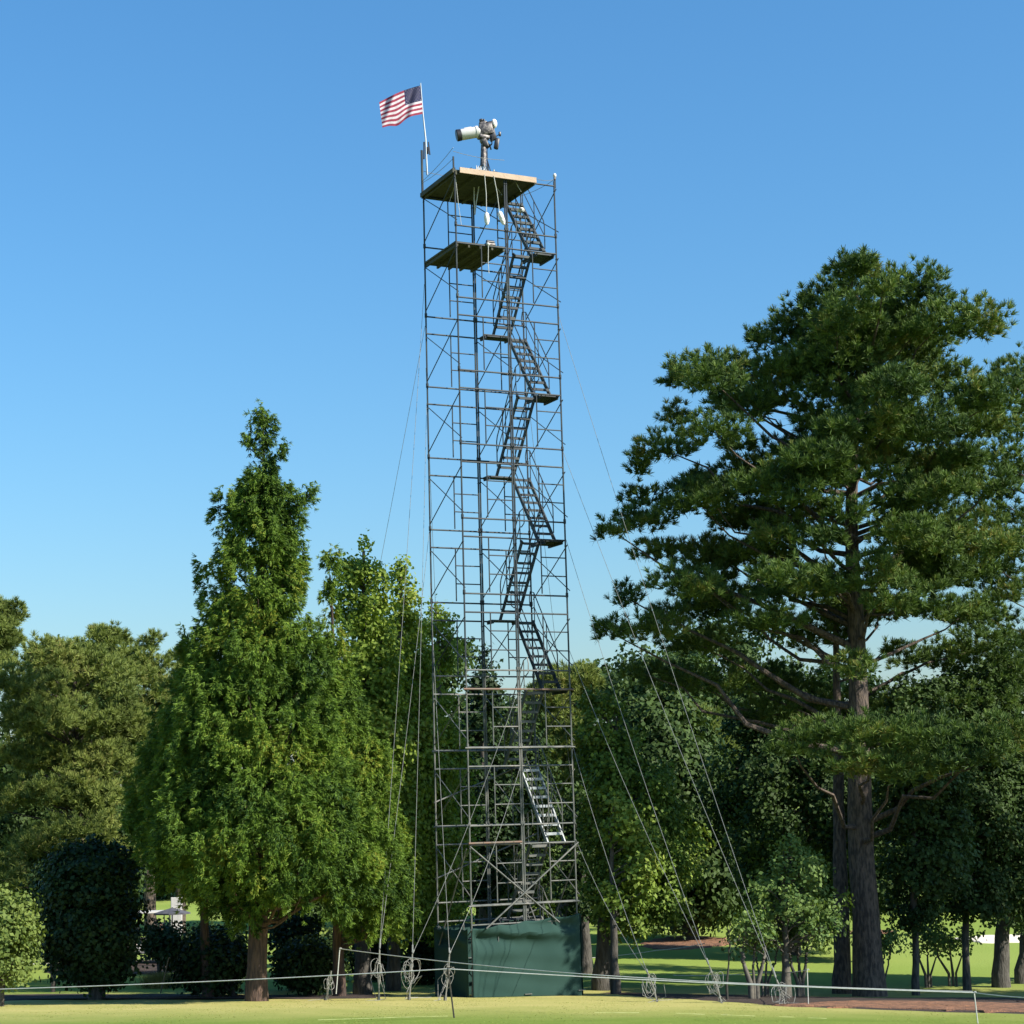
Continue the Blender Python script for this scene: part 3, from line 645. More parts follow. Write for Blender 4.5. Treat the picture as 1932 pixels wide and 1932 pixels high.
# marking string on the grass
def ground_line(uv, w, lift=.05):
    P = [on_ground(u, v) for u, v in uv]; mb = MB(); V = []
    for p in P: V += [p + [0, -w, lift], p + [0, w, lift]]
    mb.add(V, [(2 * i, 2 * i + 1, 2 * i + 3, 2 * i + 2) for i in range(len(P) - 1)]); return mb
m1 = MB()
for seg in ([(600, 1930), (680, 1927), (760, 1924.5), (845, 1922)], [(1122, 1915.5), (1160, 1915.8), (1206, 1916)], [(1275, 1916.5), (1330, 1919)], [(1360, 1919.7), (1425, 1922)], [(1470, 1923.5), (1500, 1924.5)], [(1525, 1925.5), (1560, 1927)]):
    q = ground_line(seg, .022); m1.add(np.concatenate(q.V), q.F)
tag(m1.build('marking_line', M['chalk'], None, smooth=False), kind='structure')

# ---------------------------------------------------------------- beds and patches
draped('mulch', None, M['mulch'], .03, world_pts=[tuple(on_ground(u, v)[:2]) for u, v in ((1103, 1874), (1200, 1881), (1300, 1888), (1400, 1894), (1500, 1901), (1600, 1905), (1700, 1908), (1800, 1911), (1932, 1915), (2050, 1919))] + [(20, 42), (22, 50), (16, 50.5), (12, 48.8), (8, 47.6), (4.5, 48.5), (2.5, 50)], step=.4)
draped('pine_straw', None, M['straw'], .045, world_pts=[tuple(on_ground(u, v)[:2]) for u, v in ((1450, 1897.5), (1560, 1902.5), (1700, 1906.5), (1800, 1909.5), (1932, 1913.5), (2040, 1917), (2040, 1900), (1932, 1896), (1800, 1892), (1700, 1890), (1580, 1891))], step=.3, wob=.4)
draped('mulch_bed', None, M['mulch'], .03, world_pts=[(-30, 48.5), (-12, 49.8), (-8, 48.6), (-5, 47.6), (-3.2, 48.2), (-3.0, 51), (-8, 52.5), (-14, 54), (-30, 55)], step=.5)
draped('straw_ring', [(1205, 1779), (1250, 1769), (1300, 1766), (1365, 1770), (1385, 1782), (1330, 1790), (1270, 1794), (1220, 1790)], M['straw'], .04, wob=.5)
draped('straw_patch', [(330, 1815), (400, 1806), (430, 1815), (400, 1825), (330, 1826)], M['straw'], .04, wob=.4)
draped('path', [(90, 1820), (300, 1812), (420, 1818), (300, 1840), (90, 1838)], M['mulch'], .03, wob=.4)
draped('bunker', [(1790, 1772), (1860, 1766), (1940, 1764), (2020, 1766), (2020, 1778), (1932, 1779), (1850, 1780)], M['sand'], .04, wob=.3)
draped('straw_strip', [(1560, 1760), (1640, 1755), (1700, 1758), (1640, 1766)], M['straw'], .04, wob=.3)

# ---------------------------------------------------------------- foliage builders
def needles(C, D, L, n, w, spread, taper=.25, O=None):
    """C centres, D directions, n needles per tuft; O = outward vectors the blades tend to face"""
    N = len(C); d = nrm(D[:, None, :] + rng.normal(0, spread, (N, n, 3)))
    c = C[:, None, :] + rng.normal(0, .012, (N, n, 3))
    L_ = (L if np.ndim(L) else np.full(N, L))[:, None, None] * rng.uniform(.7, 1.15, (N, n, 1))
    q = rng.normal(0, 1, (N, n, 3)) * (1 if O is None else .55)
    if O is not None: q = q + O[:, None, :]
    side = nrm(np.cross(d, q)) * w * .5
    tip = c + d * L_
    V = np.stack([c - side, c + side, tip + side * taper, tip - side * taper], 2)
    return V.reshape(-1, 4, 3)
def leaves(C, size, O):
    N = len(C); nn = nrm(rng.normal(0, .55, (N, 3)) + O); d = nrm(np.cross(nn, rng.normal(0, 1, (N, 3)))); d = nrm(d + [0, 0, -.35]); s = nrm(np.cross(nn, d))
    L = (size * rng.uniform(.6, 1.3, N))[:, None]
    return np.stack([C, C + d * L * .5 + s * L * .36, C + d * L, C + d * L * .5 - s * L * .36], 1)
def in_ball(n, bias=.45):
    d = nrm(rng.normal(0, 1, (n, 3))); return d * (rng.random(n) ** bias)[:, None]
def limb(mb, a, b, r0, r1, bow=.15, n=7, seg=7):
    a, b = np.asarray(a), np.asarray(b); L = np.linalg.norm(b - a); pts = []
    j = rng.normal(0, L * .03, (seg, 3))
    for i, t in enumerate(np.linspace(0, 1, seg)):
        p = a + (b - a) * t - UZ * bow * L * math.sin(t * math.pi) + (j[i] if 0 < i < seg - 1 else 0)
        pts.append(p)
    mb.tube(pts, list(np.linspace(r0, r1, seg)), n, cap=False)
def trunk_pt(tr, z):
    zs = [p[2] for p in tr]
    return np.array([np.interp(z, zs, [p[0] for p in tr]), np.interp(z, zs, [p[1] for p in tr]), z])
def trunk_tube(mb, tr, rs, flare=1.18):
    pts = [tr[0] - UZ * .3, tr[0] + UZ * .02]; r = [rs[0] * flare * 1.05, rs[0] * flare * .97]
    pts.append(tr[0] + UZ * .35); r.append(rs[0] * 1.08)
    T_ = np.array(tr); zs = T_[:, 2]
    for z in np.linspace(zs[0] + .8, zs[-1], 14):
        p = trunk_pt(tr, z) + rng.normal(0, .015, 3) * [1, 1, 0]; pts.append(p); r.append(np.interp(z, [zs[0], zs[-1]], [rs[0], rs[1]]) * rng.uniform(.96, 1.04))
    mb.tube(pts, r, 12, cap=False)

def sub_pts(n, R, nsub, spread, bias=.4):
    """points gathered round sub-centres inside an ellipsoid"""
    sc_ = in_ball(nsub, bias); k = rng.integers(0, nsub, n)
    return sc_[k] * R + rng.normal(0, 1, (n, 3)) * spread, sc_[k]
def clump_leaf(kind, c, R, dens=1.0, size=None, axis=None):
    """foliage quads for one clump: kind pine / cedar / leaf; axis = outward direction of the clump from the stem"""
    R = np.asarray(R, float); vol = (R[0] * R[1] * R[2]) ** (1 / 3); ax = np.zeros(3) if axis is None else np.asarray(axis)
    if kind == 'pine':
        n = int(190 * vol ** 2 * dens) + 6; L = .19 if size is None else size
        p = in_ball(n, .40); p[:, 2] = np.where(p[:, 2] < 0, p[:, 2] * .6, p[:, 2]); C = c + p * R + rng.normal(0, .06, (n, 3))
        o = nrm(nrm(p) + ax * .5 + [0, 0, .35]); D = nrm(nrm(p) * .55 + [0, 0, .7]); return needles(C, D, L, 34, .022 * L / .19, .60, .4, o)
    if kind == 'cedar':
        n = int(620 * vol ** 2 * dens) + 12; L = .12 if size is None else size
        q, sc_ = sub_pts(n, R, max(4, int(n / 13)), np.array([.06, .06, .12]) * L / .12, .33); C = c + q
        o = nrm(nrm(sc_ + 1e-4) + ax * .7); D = nrm(o * [.8, .8, .2] + rng.normal(0, .2, (n, 3)) + [0, 0, -.5]); return needles(C, D, L, 12, .020 * L / .12, .42, .5, o)
    L = .13 if size is None else size
    n = int(1150 * vol ** 2 * dens) + 20
    q, sc_ = sub_pts(n, R, max(4, int(n / 26)), L * .95, .4)
    return leaves(c + q, L, nrm(nrm(sc_ + 1e-4) * .8 + ax * .6 + [0, 0, .3]))

def env_clumps(D, env, n, rmin, rmax, flat=.75, depth=None, inner=.5, deepfrac=1.0):
    """clumps filling a crown whose left/right outline is env = [(v, uleft, uright)...] in picture units at distance D"""
    E = np.array(env, float); vs, l, r = E.T; out = []
    wts = np.interp(np.linspace(vs[0], vs[-1], 200), vs, r - l) ** .85; cv = np.cumsum(wts); cv /= cv[-1]
    px = D / FU
    for i in range(n):
        v = np.interp(rng.random(), cv, np.linspace(vs[0], vs[-1], 200)); L, Rr = np.interp(v, vs, l), np.interp(v, vs, r)
        th = (i * 2.39996 + rng.normal(0, .2)); rad = inner + (1 - inner) * rng.random() ** .6
        cu = (L + Rr) / 2; hw = (Rr - L) / 2
        rr = rmin + (rmax * 1.12 - rmin) * rng.random() ** 1.6; rr = min(rr, max(hw * px * .55, rmin * .55))
        hwm = max(hw * px - rr * .6, .02)
        u = cu + rad * math.cos(th) * hwm / px; dy = rad * math.sin(th) * (hwm if depth is None else depth) * deepfrac
        p = at(u, v, D); p[1] += dy
        out.append((p, (rr, rr, rr * flat)))
    return out
def boughs(D, env, n, rmin, rmax, flat, inner_n, jitter=40):
    """outer boughs spread apart over the crown's surface plus inner filling clumps"""
    cand = env_clumps(D, env, n * jitter, rmin, rmax, flat, inner=.86); keep = []
    P = np.array([c[0] for c in cand]); dmin = np.full(len(P), 1e9); i = 0
    for _ in range(n):
        keep.append(cand[i]); dmin = np.minimum(dmin, np.linalg.norm((P - P[i]) * [1, 1, .8], axis=1)); i = int(np.argmax(dmin * rng.uniform(.75, 1, len(P))))
    return keep + env_clumps(D, env, inner_n, rmin * .9, rmax * .8, flat, inner=.15)
def build_tree(name, label, cat, base_uv, D, clumps, kind, leafm, barkm, r0, r1, trunk_top=None, group=None, dens=1.0, size=None, limb_r=.05, bow=-.06, mid=None, twigs=True, base_pt=None, flare=1.18, limb_drop=.35, stems=None, every=1):
    b = at(base_uv[0], base_uv[1], D) if base_pt is None else np.array(base_pt, float); b[2] = float(gz(b[0], b[1]))
    e_ = empty(name, b, label, cat, group)
    zs = [c[0][2] for c in clumps]
    top = np.array(trunk_top) if trunk_top is not None else np.mean([c[0] for c in clumps if c[0][2] > np.percentile(zs, 90)], 0)
    tr = [b] + ([np.array(m_) for m_ in mid] if mid is not None else []) + [top]
    mb = MB(); 
    if stems is None: trunk_tube(mb, tr, (r0, r1), flare); trs = [tr]
    else:
        trs = []
        for (du, dvx, rr) in stems:
            t0 = b + np.array([du * .25, du * .1, 0]); t1 = b * .4 + top * .6; t1 = t1 + np.array([du, dvx, 0]); t_ = [t0, t1]; trunk_tube(mb, t_, (rr, rr * .5), 1.1); trs.append(t_)
    H = top[2] - b[2]
    if twigs:
        for i, (c, R) in enumerate(clumps):
            if i % every: continue
            t_ = trs[i % len(trs)]
            hd = math.hypot(c[0] - top[0], c[1] - b[1]); z0 = c[2] - limb_drop * hd - .2
            z0 = min(max(z0, b[2] + H * .12), t_[-1][2] - .1); a = trunk_pt(t_, z0)
            L = np.linalg.norm(c - a); rl = min(limb_r * (.35 + L / 5), r0 * .55)
            limb(mb, a, c, rl, .012, bow, 6, 6)
    mb.build('trunk', barkm, e_)
    def axv(c):
        tp = trunk_pt(tr, min(max(c[2] - .5, tr[0][2]), tr[-1][2])); v_ = c - tp; l_ = np.linalg.norm(v_); return v_ / max(l_, .8)
    V = np.concatenate([clump_leaf(kind, c, R, dens, size, axv(c)) for c, R in clumps])
    quads_obj('crown', V, leafm, e_)
    return e_

# ---- the large pine on the right
DP = 50.0
def px_clumps(L, D, depth=.8, jit=1.0, R=9.0, cu=None, seed=1):
    r = np.random.default_rng(seed); out = []
    for (u, v, ru, rv) in L:
        hw = math.sqrt(max(.5, R ** 2 - ((u - cu) * D / FU) ** 2)) if cu is not None else 1.5
        p = at(u, v, D); p[1] += r.uniform(-1, 1) * hw * depth
        k = (p[1]) / D
        out.append((p, (ru * 1.06 * D / FU, ru * D / FU * .95, rv * 1.2 * D / FU)))
    return out
pine_main = [(1560,654,80,34),(1700,614,80,28),(1620,604,90,28),(1530,634,70,30),(1730,664,80,32),(1600,559,100,35),(1520,596,70,34),(1690,582,65,30),(1740,619,95,45),(1805,654,60,45),(1640,629,100,36),(1475,622,42,22),(1330,704,75,36),(1282,705,38,30),(1400,676,75,30),(1450,704,80,32),(1560,694,100,36),(1650,704,110,36),(1760,700,75,32),(1500,722,80,34),(1320,762,65,34),(1285,748,36,24),(1400,775,70,38),(1540,770,100,40),(1700,765,100,42),(1830,790,75,38),(1250,850,62,30),(1208,868,30,24),(1330,852,70,34),(1430,862,80,42),(1550,870,80,40),(1690,850,80,38),(1800,862,80,38),(1220,922,45,20),(1152,1002,34,20),(1215,975,70,28),(1310,962,80,34),(1430,955,80,38),(1520,945,70,34),(1690,965,75,34),(1800,960,85,40),(1250,1035,62,22),(1350,1040,70,28),(1500,1040,40,20),(1720,1050,70,34),(1830,1065,80,40),(1182,1120,30,26),(1275,1120,70,34),(1370,1120,70,38),(1480,1122,70,32),(1560,1105,55,30),(1650,1150,60,32),(1148,1190,36,24),(1225,1192,70,28),(1330,1200,80,32),(1430,1182,80,26),(1525,1200,50,32),(1745,1155,60,24),(1835,1150,70,26),(1580,1272,45,28),(1640,1112,50,24)]
pine_low = [(1500,1405,50,32),(1560,1385,60,32),(1640,1385,80,36),(1740,1395,85,36),(1850,1415,70,40),(1610,1440,70,30),(1700,1452,70,34),(1790,1440,60,30),(1880,1380,55,34)]
cl = px_clumps(pine_main, DP, .62, cu=1600, R=6.2, seed=3)
extra = env_clumps(DP, [(740, 1600, 1880), (900, 1650, 1930), (1100, 1700, 1930)], 16, .6, 1.0, .5, depth=4.0, inner=.2)
extra += env_clumps(DP, [(560, 1500, 1780), (700, 1330, 1850), (850, 1260, 1880), (1000, 1250, 1850), (1160, 1230, 1800)], 85, .55, 1.0, .5, depth=4.5, inner=.25)
cl += [c for c in extra]
cl += px_clumps([(1560,905,60,28),(1650,885,60,28),(1600,970,50,26),(1690,1010,60,26),(1550,1020,55,24),(1640,1065,45,22),(1500,880,60,30),(1600,820,70,34),(1480,1000,60,28),(1740,930,60,30)], DP - 2.6, .3, seed=12)
cl_low = px_clumps(pine_low, DP - 3.5, .4, cu=None, seed=5)
pb = at(1640, 1856, DP); pb[2] = float(gz(pb[0], pb[1]))
mid = [at(1624, 1600, DP), at(1620, 1300, DP), at(1612, 1120, DP), at(1606, 960, DP), at(1612, 840, DP)]
build_tree('pine_tree', 'tallest pine with spreading shelf-like limbs and a thick sunlit trunk at right', 'pine tree', (1640, 1856), DP, cl + cl_low, 'pine', M['needle'], M['bark'], .41, .07, trunk_top=at(1622, 620, DP), mid=mid, group='pines on the right', dens=1.0, limb_r=.06, bow=.05, limb_drop=.45, every=2)
# its close neighbour behind: only trunk and low dark boughs show
nb = px_clumps([(1210,1272,50,20),(1290,1282,80,28),(1390,1292,85,28),(1480,1285,70,28),(1545,1335,60,36),(1460,1345,70,30),(1600,1330,60,30),(1580,1200,50,30),(1700,1330,90,40),(1760,1240,90,32),(1850,1220,80,34),(1830,1320,90,40),(1900,1260,60,40),(1680,1230,30,14)], DP + 3.5, .5, seed=8)
build_tree('pine_tree', 'second pine, its trunk close behind the tallest one and boughs lower', 'pine tree', (1588, 1852), DP + 2.0, nb, 'pine', M['needle'], M['bark'], .25, .08, trunk_top=at(1575, 1180, DP + 3), group='pines on the right', dens=.8, limb_r=.05, bow=.0)
# pine cropped by the right edge
rp = px_clumps([(1850,900,60,34),(1840,990,60,34),(1860,1070,70,34),(1850,1160,70,30),(1870,1260,70,34),(1860,1340,70,34),(1912,700,45,34),(1960,690,60,40),(1890,745,35,24),(1930,760,60,34),(1990,760,70,40),(1905,820,60,34),(1880,880,60,36),(1950,880,70,40),(1900,950,60,40),(1960,1000,80,40),(1890,1040,60,36),(1950,1100,80,40),(1890,1130,60,30),(1960,1200,80,40),(1990,1300,80,40),(1920,1330,60,34)], 56, .8, seed=9)
build_tree('pine_tree', 'pine cut off by the right edge of the picture, top below the tallest pine', 'pine tree', (2010, 1850), 56, rp, 'pine', M['needle'], M['bark'], .35, .08, trunk_top=at(1985, 720, 56), group='pines on the right', dens=.7, limb_r=.05)

# ---- cedar with weeping sprays, left
DC1 = 46.8
cenv = [(790, 492, 502), (820, 476, 516), (850, 470, 528), (880, 458, 538), (915, 448, 540), (950, 422, 572), (1000, 418, 576), (1050, 396, 574), (1120, 386, 584), (1180, 374, 600), (1280, 335, 628), (1400, 305, 650), (1500, 280, 690), (1600, 270, 735), (1645, 320, 740), (1690, 420, 700)]
cc = boughs(DC1, cenv, 130, .36, .70, 1.2, 170)
cc += px_clumps([(497,778,12,14),(478,800,12,12),(505,800,16,16),(585,935,18,24),(415,950,24,22),(385,1080,22,22),(470,840,20,22),(530,860,22,22)], DC1, .1, seed=2)
build_tree('cedar_tree', 'pointed cedar with weeping yellow-green sprays and red-brown trunk, tallest on the left', 'cedar tree', (484, 1864), DC1, cc, 'cedar', M['cedar'], M['bark2'], .26, .02, trunk_top=at(497, 800, DC1), group='cedars on the left', every=3, dens=1.05, limb_r=.05, bow=.12, limb_drop=.55)
cenv2 = [(1050, 616, 628), (1080, 604, 645), (1180, 598, 655), (1243, 598, 668), (1350, 600, 684), (1405, 600, 715), (1450, 600, 742), (1550, 600, 762), (1640, 610, 782), (1700, 630, 778), (1740, 650, 760)]
cc2 = boughs(DC1 + 1.5, cenv2, 66, .38, .68, 1.2, 80)
build_tree('cedar_tree', 'shorter cedar whose bright sprays hang over the first coil of cable', 'cedar tree', (640, 1862), DC1 + 2.5, cc2, 'cedar', M['cedar'], M['bark2'], .16, .02, trunk_top=at(626, 1085, DC1 + 1.5), group='cedars on the left', every=3, dens=1.05, limb_r=.04, bow=.1)
cc3 = env_clumps(DC1 + 2.2, [(1210, 330, 380), (1260, 318, 420), (1350, 290, 430), (1450, 262, 430), (1550, 240, 430), (1620, 240, 430), (1660, 290, 420)], 75, .38, .7, 1.1, inner=.5)
build_tree('cedar_tree', 'dark shaded cedar merging into the left side of the tallest cedar', 'cedar tree', (392, 1862), DC1 + 3.0, cc3, 'cedar', M['cedar'], M['bark2'], .14, .03, trunk_top=at(362, 1240, DC1 + 2.2), group='cedars on the left', dens=.95, limb_r=.04, bow=.1)

# ---- gums behind the tower's left side
g1 = boughs(52, [(1030, 672, 698), (1050, 655, 712), (1090, 628, 730), (1180, 640, 750), (1300, 640, 770), (1450, 640, 790), (1600, 650, 800), (1720, 680, 790), (1760, 690, 780)], 90, .42, .8, .95, 50)
build_tree('gum_tree', 'bright leafy gum with the highest pointed top left of the tower', 'tree', (684, 1862), 52, g1, 'leaf', M['gum'], M['bark3'], .24, .04, trunk_top=at(686, 1040, 52), group='gums left of the tower', dens=1.0, size=.135, limb_r=.05)
g2 = boughs(53.5, [(1060, 750, 762), (1090, 735, 778), (1160, 730, 800), (1260, 730, 815), (1400, 735, 850), (1550, 740, 860), (1700, 760, 850), (1750, 770, 840)], 72, .42, .8, .95, 40)
build_tree('gum_tree', 'slim gum with a second lower peak between the highest gum and the tower', 'tree', (742, 1860), 53.5, g2, 'leaf', M['gum'], M['bark3'], .2, .04, trunk_top=at(756, 1080, 53.5), group='gums left of the tower', dens=1.0, size=.135, limb_r=.05)
g3 = env_clumps(55, [(1128, 800, 825), (1160, 795, 850), (1230, 800, 866), (1330, 800, 872), (1420, 790, 885), (1540, 780, 900), (1700, 790, 890), (1760, 800, 880)], 85, .42, .85, .85, inner=.5)
build_tree('gum_tree', 'round-shouldered gum seen through the left edge of the scaffold', 'tree', (836, 1858), 55, g3, 'leaf', M['gum'], M['bark3'], .2, .04, trunk_top=at(826, 1150, 55), group='gums left of the tower', dens=1.0, size=.135, limb_r=.05)

# ---- behind and right of the tower
def simple(label, u, v, D, env, n, leafm, group, rmin=.5, rmax=1.0, kind='leaf', size=.16, dens=.8, r0=.2, barkm=None, name='leafy_tree', cat='tree', flat=.8, inner=.45, **kw):
    c = env_clumps(D, env, n, rmin, rmax, flat, inner=inner)
    return build_tree(name, label, cat, (u, v), D, c, kind, leafm, barkm or M['bark3'], r0, .04, group=group, dens=dens, size=size, **kw)
GB = 'trees behind the tower'
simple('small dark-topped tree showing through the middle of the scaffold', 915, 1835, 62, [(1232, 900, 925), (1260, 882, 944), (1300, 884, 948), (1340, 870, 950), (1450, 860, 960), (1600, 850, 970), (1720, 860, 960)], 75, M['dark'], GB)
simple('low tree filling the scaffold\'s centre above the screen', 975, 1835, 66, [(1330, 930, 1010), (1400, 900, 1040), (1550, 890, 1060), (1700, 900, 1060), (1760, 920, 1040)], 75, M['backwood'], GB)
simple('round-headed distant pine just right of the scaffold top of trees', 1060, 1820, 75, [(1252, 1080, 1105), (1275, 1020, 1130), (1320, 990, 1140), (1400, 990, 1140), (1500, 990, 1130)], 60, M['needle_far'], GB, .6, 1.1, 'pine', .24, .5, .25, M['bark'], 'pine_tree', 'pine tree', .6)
simple('broad maple with lit leaf clusters and forked trunk right of the screen', 1134, 1860, 53.0, [(1285, 1100, 1140), (1330, 1090, 1180), (1420, 1085, 1230), (1520, 1085, 1310), (1600, 1090, 1325), (1680, 1095, 1325), (1725, 1100, 1290), (1750, 1110, 1230)], 105, M['maple'], GB, .35, .8, size=.125, dens=.95, r0=.24, trunk_top=at(1165, 1380, 53.0), inner=.4)
simple('slender leaning tree in front of the forked maple, grey lit trunk', 1162, 1870, 50.8, [(1480, 1150, 1200), (1560, 1130, 1235), (1640, 1125, 1245), (1730, 1130, 1210)], 22, M['maple'], GB, .35, .6, size=.14, r0=.13, trunk_top=at(1150, 1560, 50.8))
simple('dark leafy tree standing in a ring of orange straw', 1304, 1786, 74, [(1300, 1180, 1260), (1350, 1150, 1330), (1450, 1140, 1400), (1560, 1160, 1430), (1660, 1180, 1420), (1710, 1210, 1390), (1730, 1250, 1360)], 85, M['backwood'], GB, .7, 1.3, size=.22, r0=.3)
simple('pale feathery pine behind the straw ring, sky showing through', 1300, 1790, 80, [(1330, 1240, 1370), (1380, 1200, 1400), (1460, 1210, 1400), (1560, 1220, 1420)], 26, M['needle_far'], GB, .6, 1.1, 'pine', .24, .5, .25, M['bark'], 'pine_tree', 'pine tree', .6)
GR = 'shady trees on the right'
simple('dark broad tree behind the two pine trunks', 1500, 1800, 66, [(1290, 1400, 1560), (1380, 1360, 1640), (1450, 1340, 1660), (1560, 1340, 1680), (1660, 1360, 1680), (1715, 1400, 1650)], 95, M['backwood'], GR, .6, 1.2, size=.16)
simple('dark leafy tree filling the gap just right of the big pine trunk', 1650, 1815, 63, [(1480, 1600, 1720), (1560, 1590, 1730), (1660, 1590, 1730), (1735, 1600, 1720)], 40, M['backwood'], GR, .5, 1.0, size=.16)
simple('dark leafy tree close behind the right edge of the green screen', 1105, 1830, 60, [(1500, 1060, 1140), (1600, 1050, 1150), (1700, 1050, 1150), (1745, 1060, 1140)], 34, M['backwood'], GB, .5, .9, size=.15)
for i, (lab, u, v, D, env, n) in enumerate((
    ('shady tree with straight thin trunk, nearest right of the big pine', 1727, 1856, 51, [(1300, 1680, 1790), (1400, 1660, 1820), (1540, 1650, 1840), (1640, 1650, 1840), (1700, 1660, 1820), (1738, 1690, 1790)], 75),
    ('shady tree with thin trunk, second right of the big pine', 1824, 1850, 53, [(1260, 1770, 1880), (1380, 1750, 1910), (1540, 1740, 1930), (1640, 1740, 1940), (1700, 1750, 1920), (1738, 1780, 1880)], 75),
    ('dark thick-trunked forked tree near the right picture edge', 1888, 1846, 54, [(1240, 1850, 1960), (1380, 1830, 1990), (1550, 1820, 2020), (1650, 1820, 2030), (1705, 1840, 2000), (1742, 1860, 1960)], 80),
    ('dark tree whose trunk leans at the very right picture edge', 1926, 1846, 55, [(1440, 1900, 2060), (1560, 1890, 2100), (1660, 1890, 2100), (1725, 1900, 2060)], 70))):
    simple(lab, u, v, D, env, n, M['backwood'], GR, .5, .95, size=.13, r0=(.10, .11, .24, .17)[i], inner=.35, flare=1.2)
# crepe myrtles
GM = 'small multi-stemmed myrtles'
mt = env_clumps(47.5, [(1590, 1470, 1520), (1630, 1430, 1570), (1690, 1400, 1600), (1740, 1390, 1598), (1775, 1400, 1560)], 62, .28, .5, .7, inner=.35)
build_tree('myrtle_tree', 'layered myrtle crown over a straight trunk left of the pine pair', 'tree', (1484, 1868), 47.5, mt, 'leaf', M['myrtle'], M['bark4'], .12, .03, trunk_top=at(1478, 1640, 47.5), group=GM, dens=.8, size=.11, limb_r=.03)
for lab, u, v, D, n, st in (('forked myrtle with twin crooked stems between coils', 1424, 1880, 46.6, 16, ((-.35, 0, .07), (.28, .1, .06), (.0, .3, .04))),
    ('slim vase-shaped myrtle right of the forked one', 1444, 1864, 48.5, 10, ((-.3, 0, .035), (.05, .1, .035), (.3, -.1, .03))),
    ('upright vase-shaped myrtle just left of the dark pine trunk', 1512, 1862, 48.8, 12, ((-.35, 0, .05), (-.1, .1, .05), (.12, -.1, .055))),
    ('thin myrtle stems hard against the right of the big pine trunk', 1664, 1850, 50.5, 14, ((-.1, 0, .035), (.08, .2, .035), (.2, -.1, .03))),
    ('little myrtle between first and second shady trunks', 1752, 1848, 54, 14, ((-.35, 0, .04), (.0, .2, .035), (.3, 0, .03))),
    ('small spreading myrtle before the second shady trunk', 1800, 1850, 54.5, 14, ((-.6, 0, .04), (-.1, .2, .04), (.3, 0, .03)))):
    c = env_clumps(D, [(1735 if u < 1600 else 1750, u - 35, u + 30), (1765, u - 55, u + 50), (1788, u - 45, u + 40)], n, .2, .36, .7)
    build_tree('myrtle_tree', lab, 'tree', (u, v), D, c, 'leaf', M['myrtle'], M['bark4'], .07, .02, group=GM, dens=.35, size=.11, limb_r=.02, stems=st, trunk_top=at(u, 1720, D))
c = env_clumps(46, [(1740, 1370, 1385), (1790, 1362, 1392)], 4, .1, .14, .7)
build_tree('sapling', 'thin nearly bare dark sapling standing by the pale coil', 'sapling', (1402 - 30 , 1884), 46, c, 'leaf', M['dark'], M['rod'], .03, .008, trunk_top=at(1378, 1740, 46), dens=.12, size=.1, limb_r=.01)

# ---- left side
GL = 'pines at the far left'
lp = env_clumps(60, [(1222, 60, 200), (1260, 0, 240), (1320, -40, 285), (1420, -40, 298), (1500, -40, 270), (1600, -20, 250), (1680, 0, 220)], 60, .45, .9, .7, inner=.35)
lp += px_clumps([(60,1250,70,28),(140,1240,60,24),(200,1265,50,26),(60,1300,60,36),(140,1295,70,36),(225,1310,45,30),(20,1350,60,36),(100,1365,80,38),(190,1370,70,36),(255,1385,36,28),(40,1430,60,34),(130,1430,80,36),(210,1440,70,34),(270,1430,30,26),(80,1500,70,30),(160,1500,70,30),(230,1490,50,26),(110,1560,70,30),(190,1560,60,30),(60,1600,60,30),(150,1610,70,30),(210,1620,45,24),(20,1500,50,40),(20,1650,60,40),(120,1660,60,34)], 60, .9, cu=140, R=3.5, seed=4)
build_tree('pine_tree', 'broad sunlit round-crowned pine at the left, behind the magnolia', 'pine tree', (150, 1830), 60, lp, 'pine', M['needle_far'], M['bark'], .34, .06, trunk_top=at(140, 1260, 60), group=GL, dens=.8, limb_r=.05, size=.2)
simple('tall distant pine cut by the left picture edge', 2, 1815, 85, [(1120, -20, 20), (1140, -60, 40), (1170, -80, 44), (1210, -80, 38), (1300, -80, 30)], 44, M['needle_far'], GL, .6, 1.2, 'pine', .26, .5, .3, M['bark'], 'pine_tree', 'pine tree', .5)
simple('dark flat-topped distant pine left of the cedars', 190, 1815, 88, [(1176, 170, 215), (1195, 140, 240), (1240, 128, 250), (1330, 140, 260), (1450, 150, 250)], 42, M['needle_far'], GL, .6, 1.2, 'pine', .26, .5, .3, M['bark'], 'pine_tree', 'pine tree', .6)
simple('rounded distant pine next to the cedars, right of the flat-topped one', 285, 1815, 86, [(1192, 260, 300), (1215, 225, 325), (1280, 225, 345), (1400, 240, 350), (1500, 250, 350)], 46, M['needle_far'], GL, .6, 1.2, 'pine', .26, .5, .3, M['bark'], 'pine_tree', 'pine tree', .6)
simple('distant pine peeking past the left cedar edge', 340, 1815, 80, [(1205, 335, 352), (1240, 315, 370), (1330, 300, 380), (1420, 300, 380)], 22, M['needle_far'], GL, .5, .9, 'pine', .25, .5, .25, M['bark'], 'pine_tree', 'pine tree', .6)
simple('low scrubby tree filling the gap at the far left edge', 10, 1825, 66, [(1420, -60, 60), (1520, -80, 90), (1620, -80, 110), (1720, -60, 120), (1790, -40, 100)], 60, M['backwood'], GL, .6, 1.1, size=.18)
simple('shaded tree filling in behind the broad sunlit left pine', 120, 1810, 76, [(1290, 60, 180), (1380, 0, 250), (1500, -30, 270), (1620, -30, 270), (1720, 20, 240)], 75, M['backwood'], GL, .7, 1.3, size=.2, dens=.7)
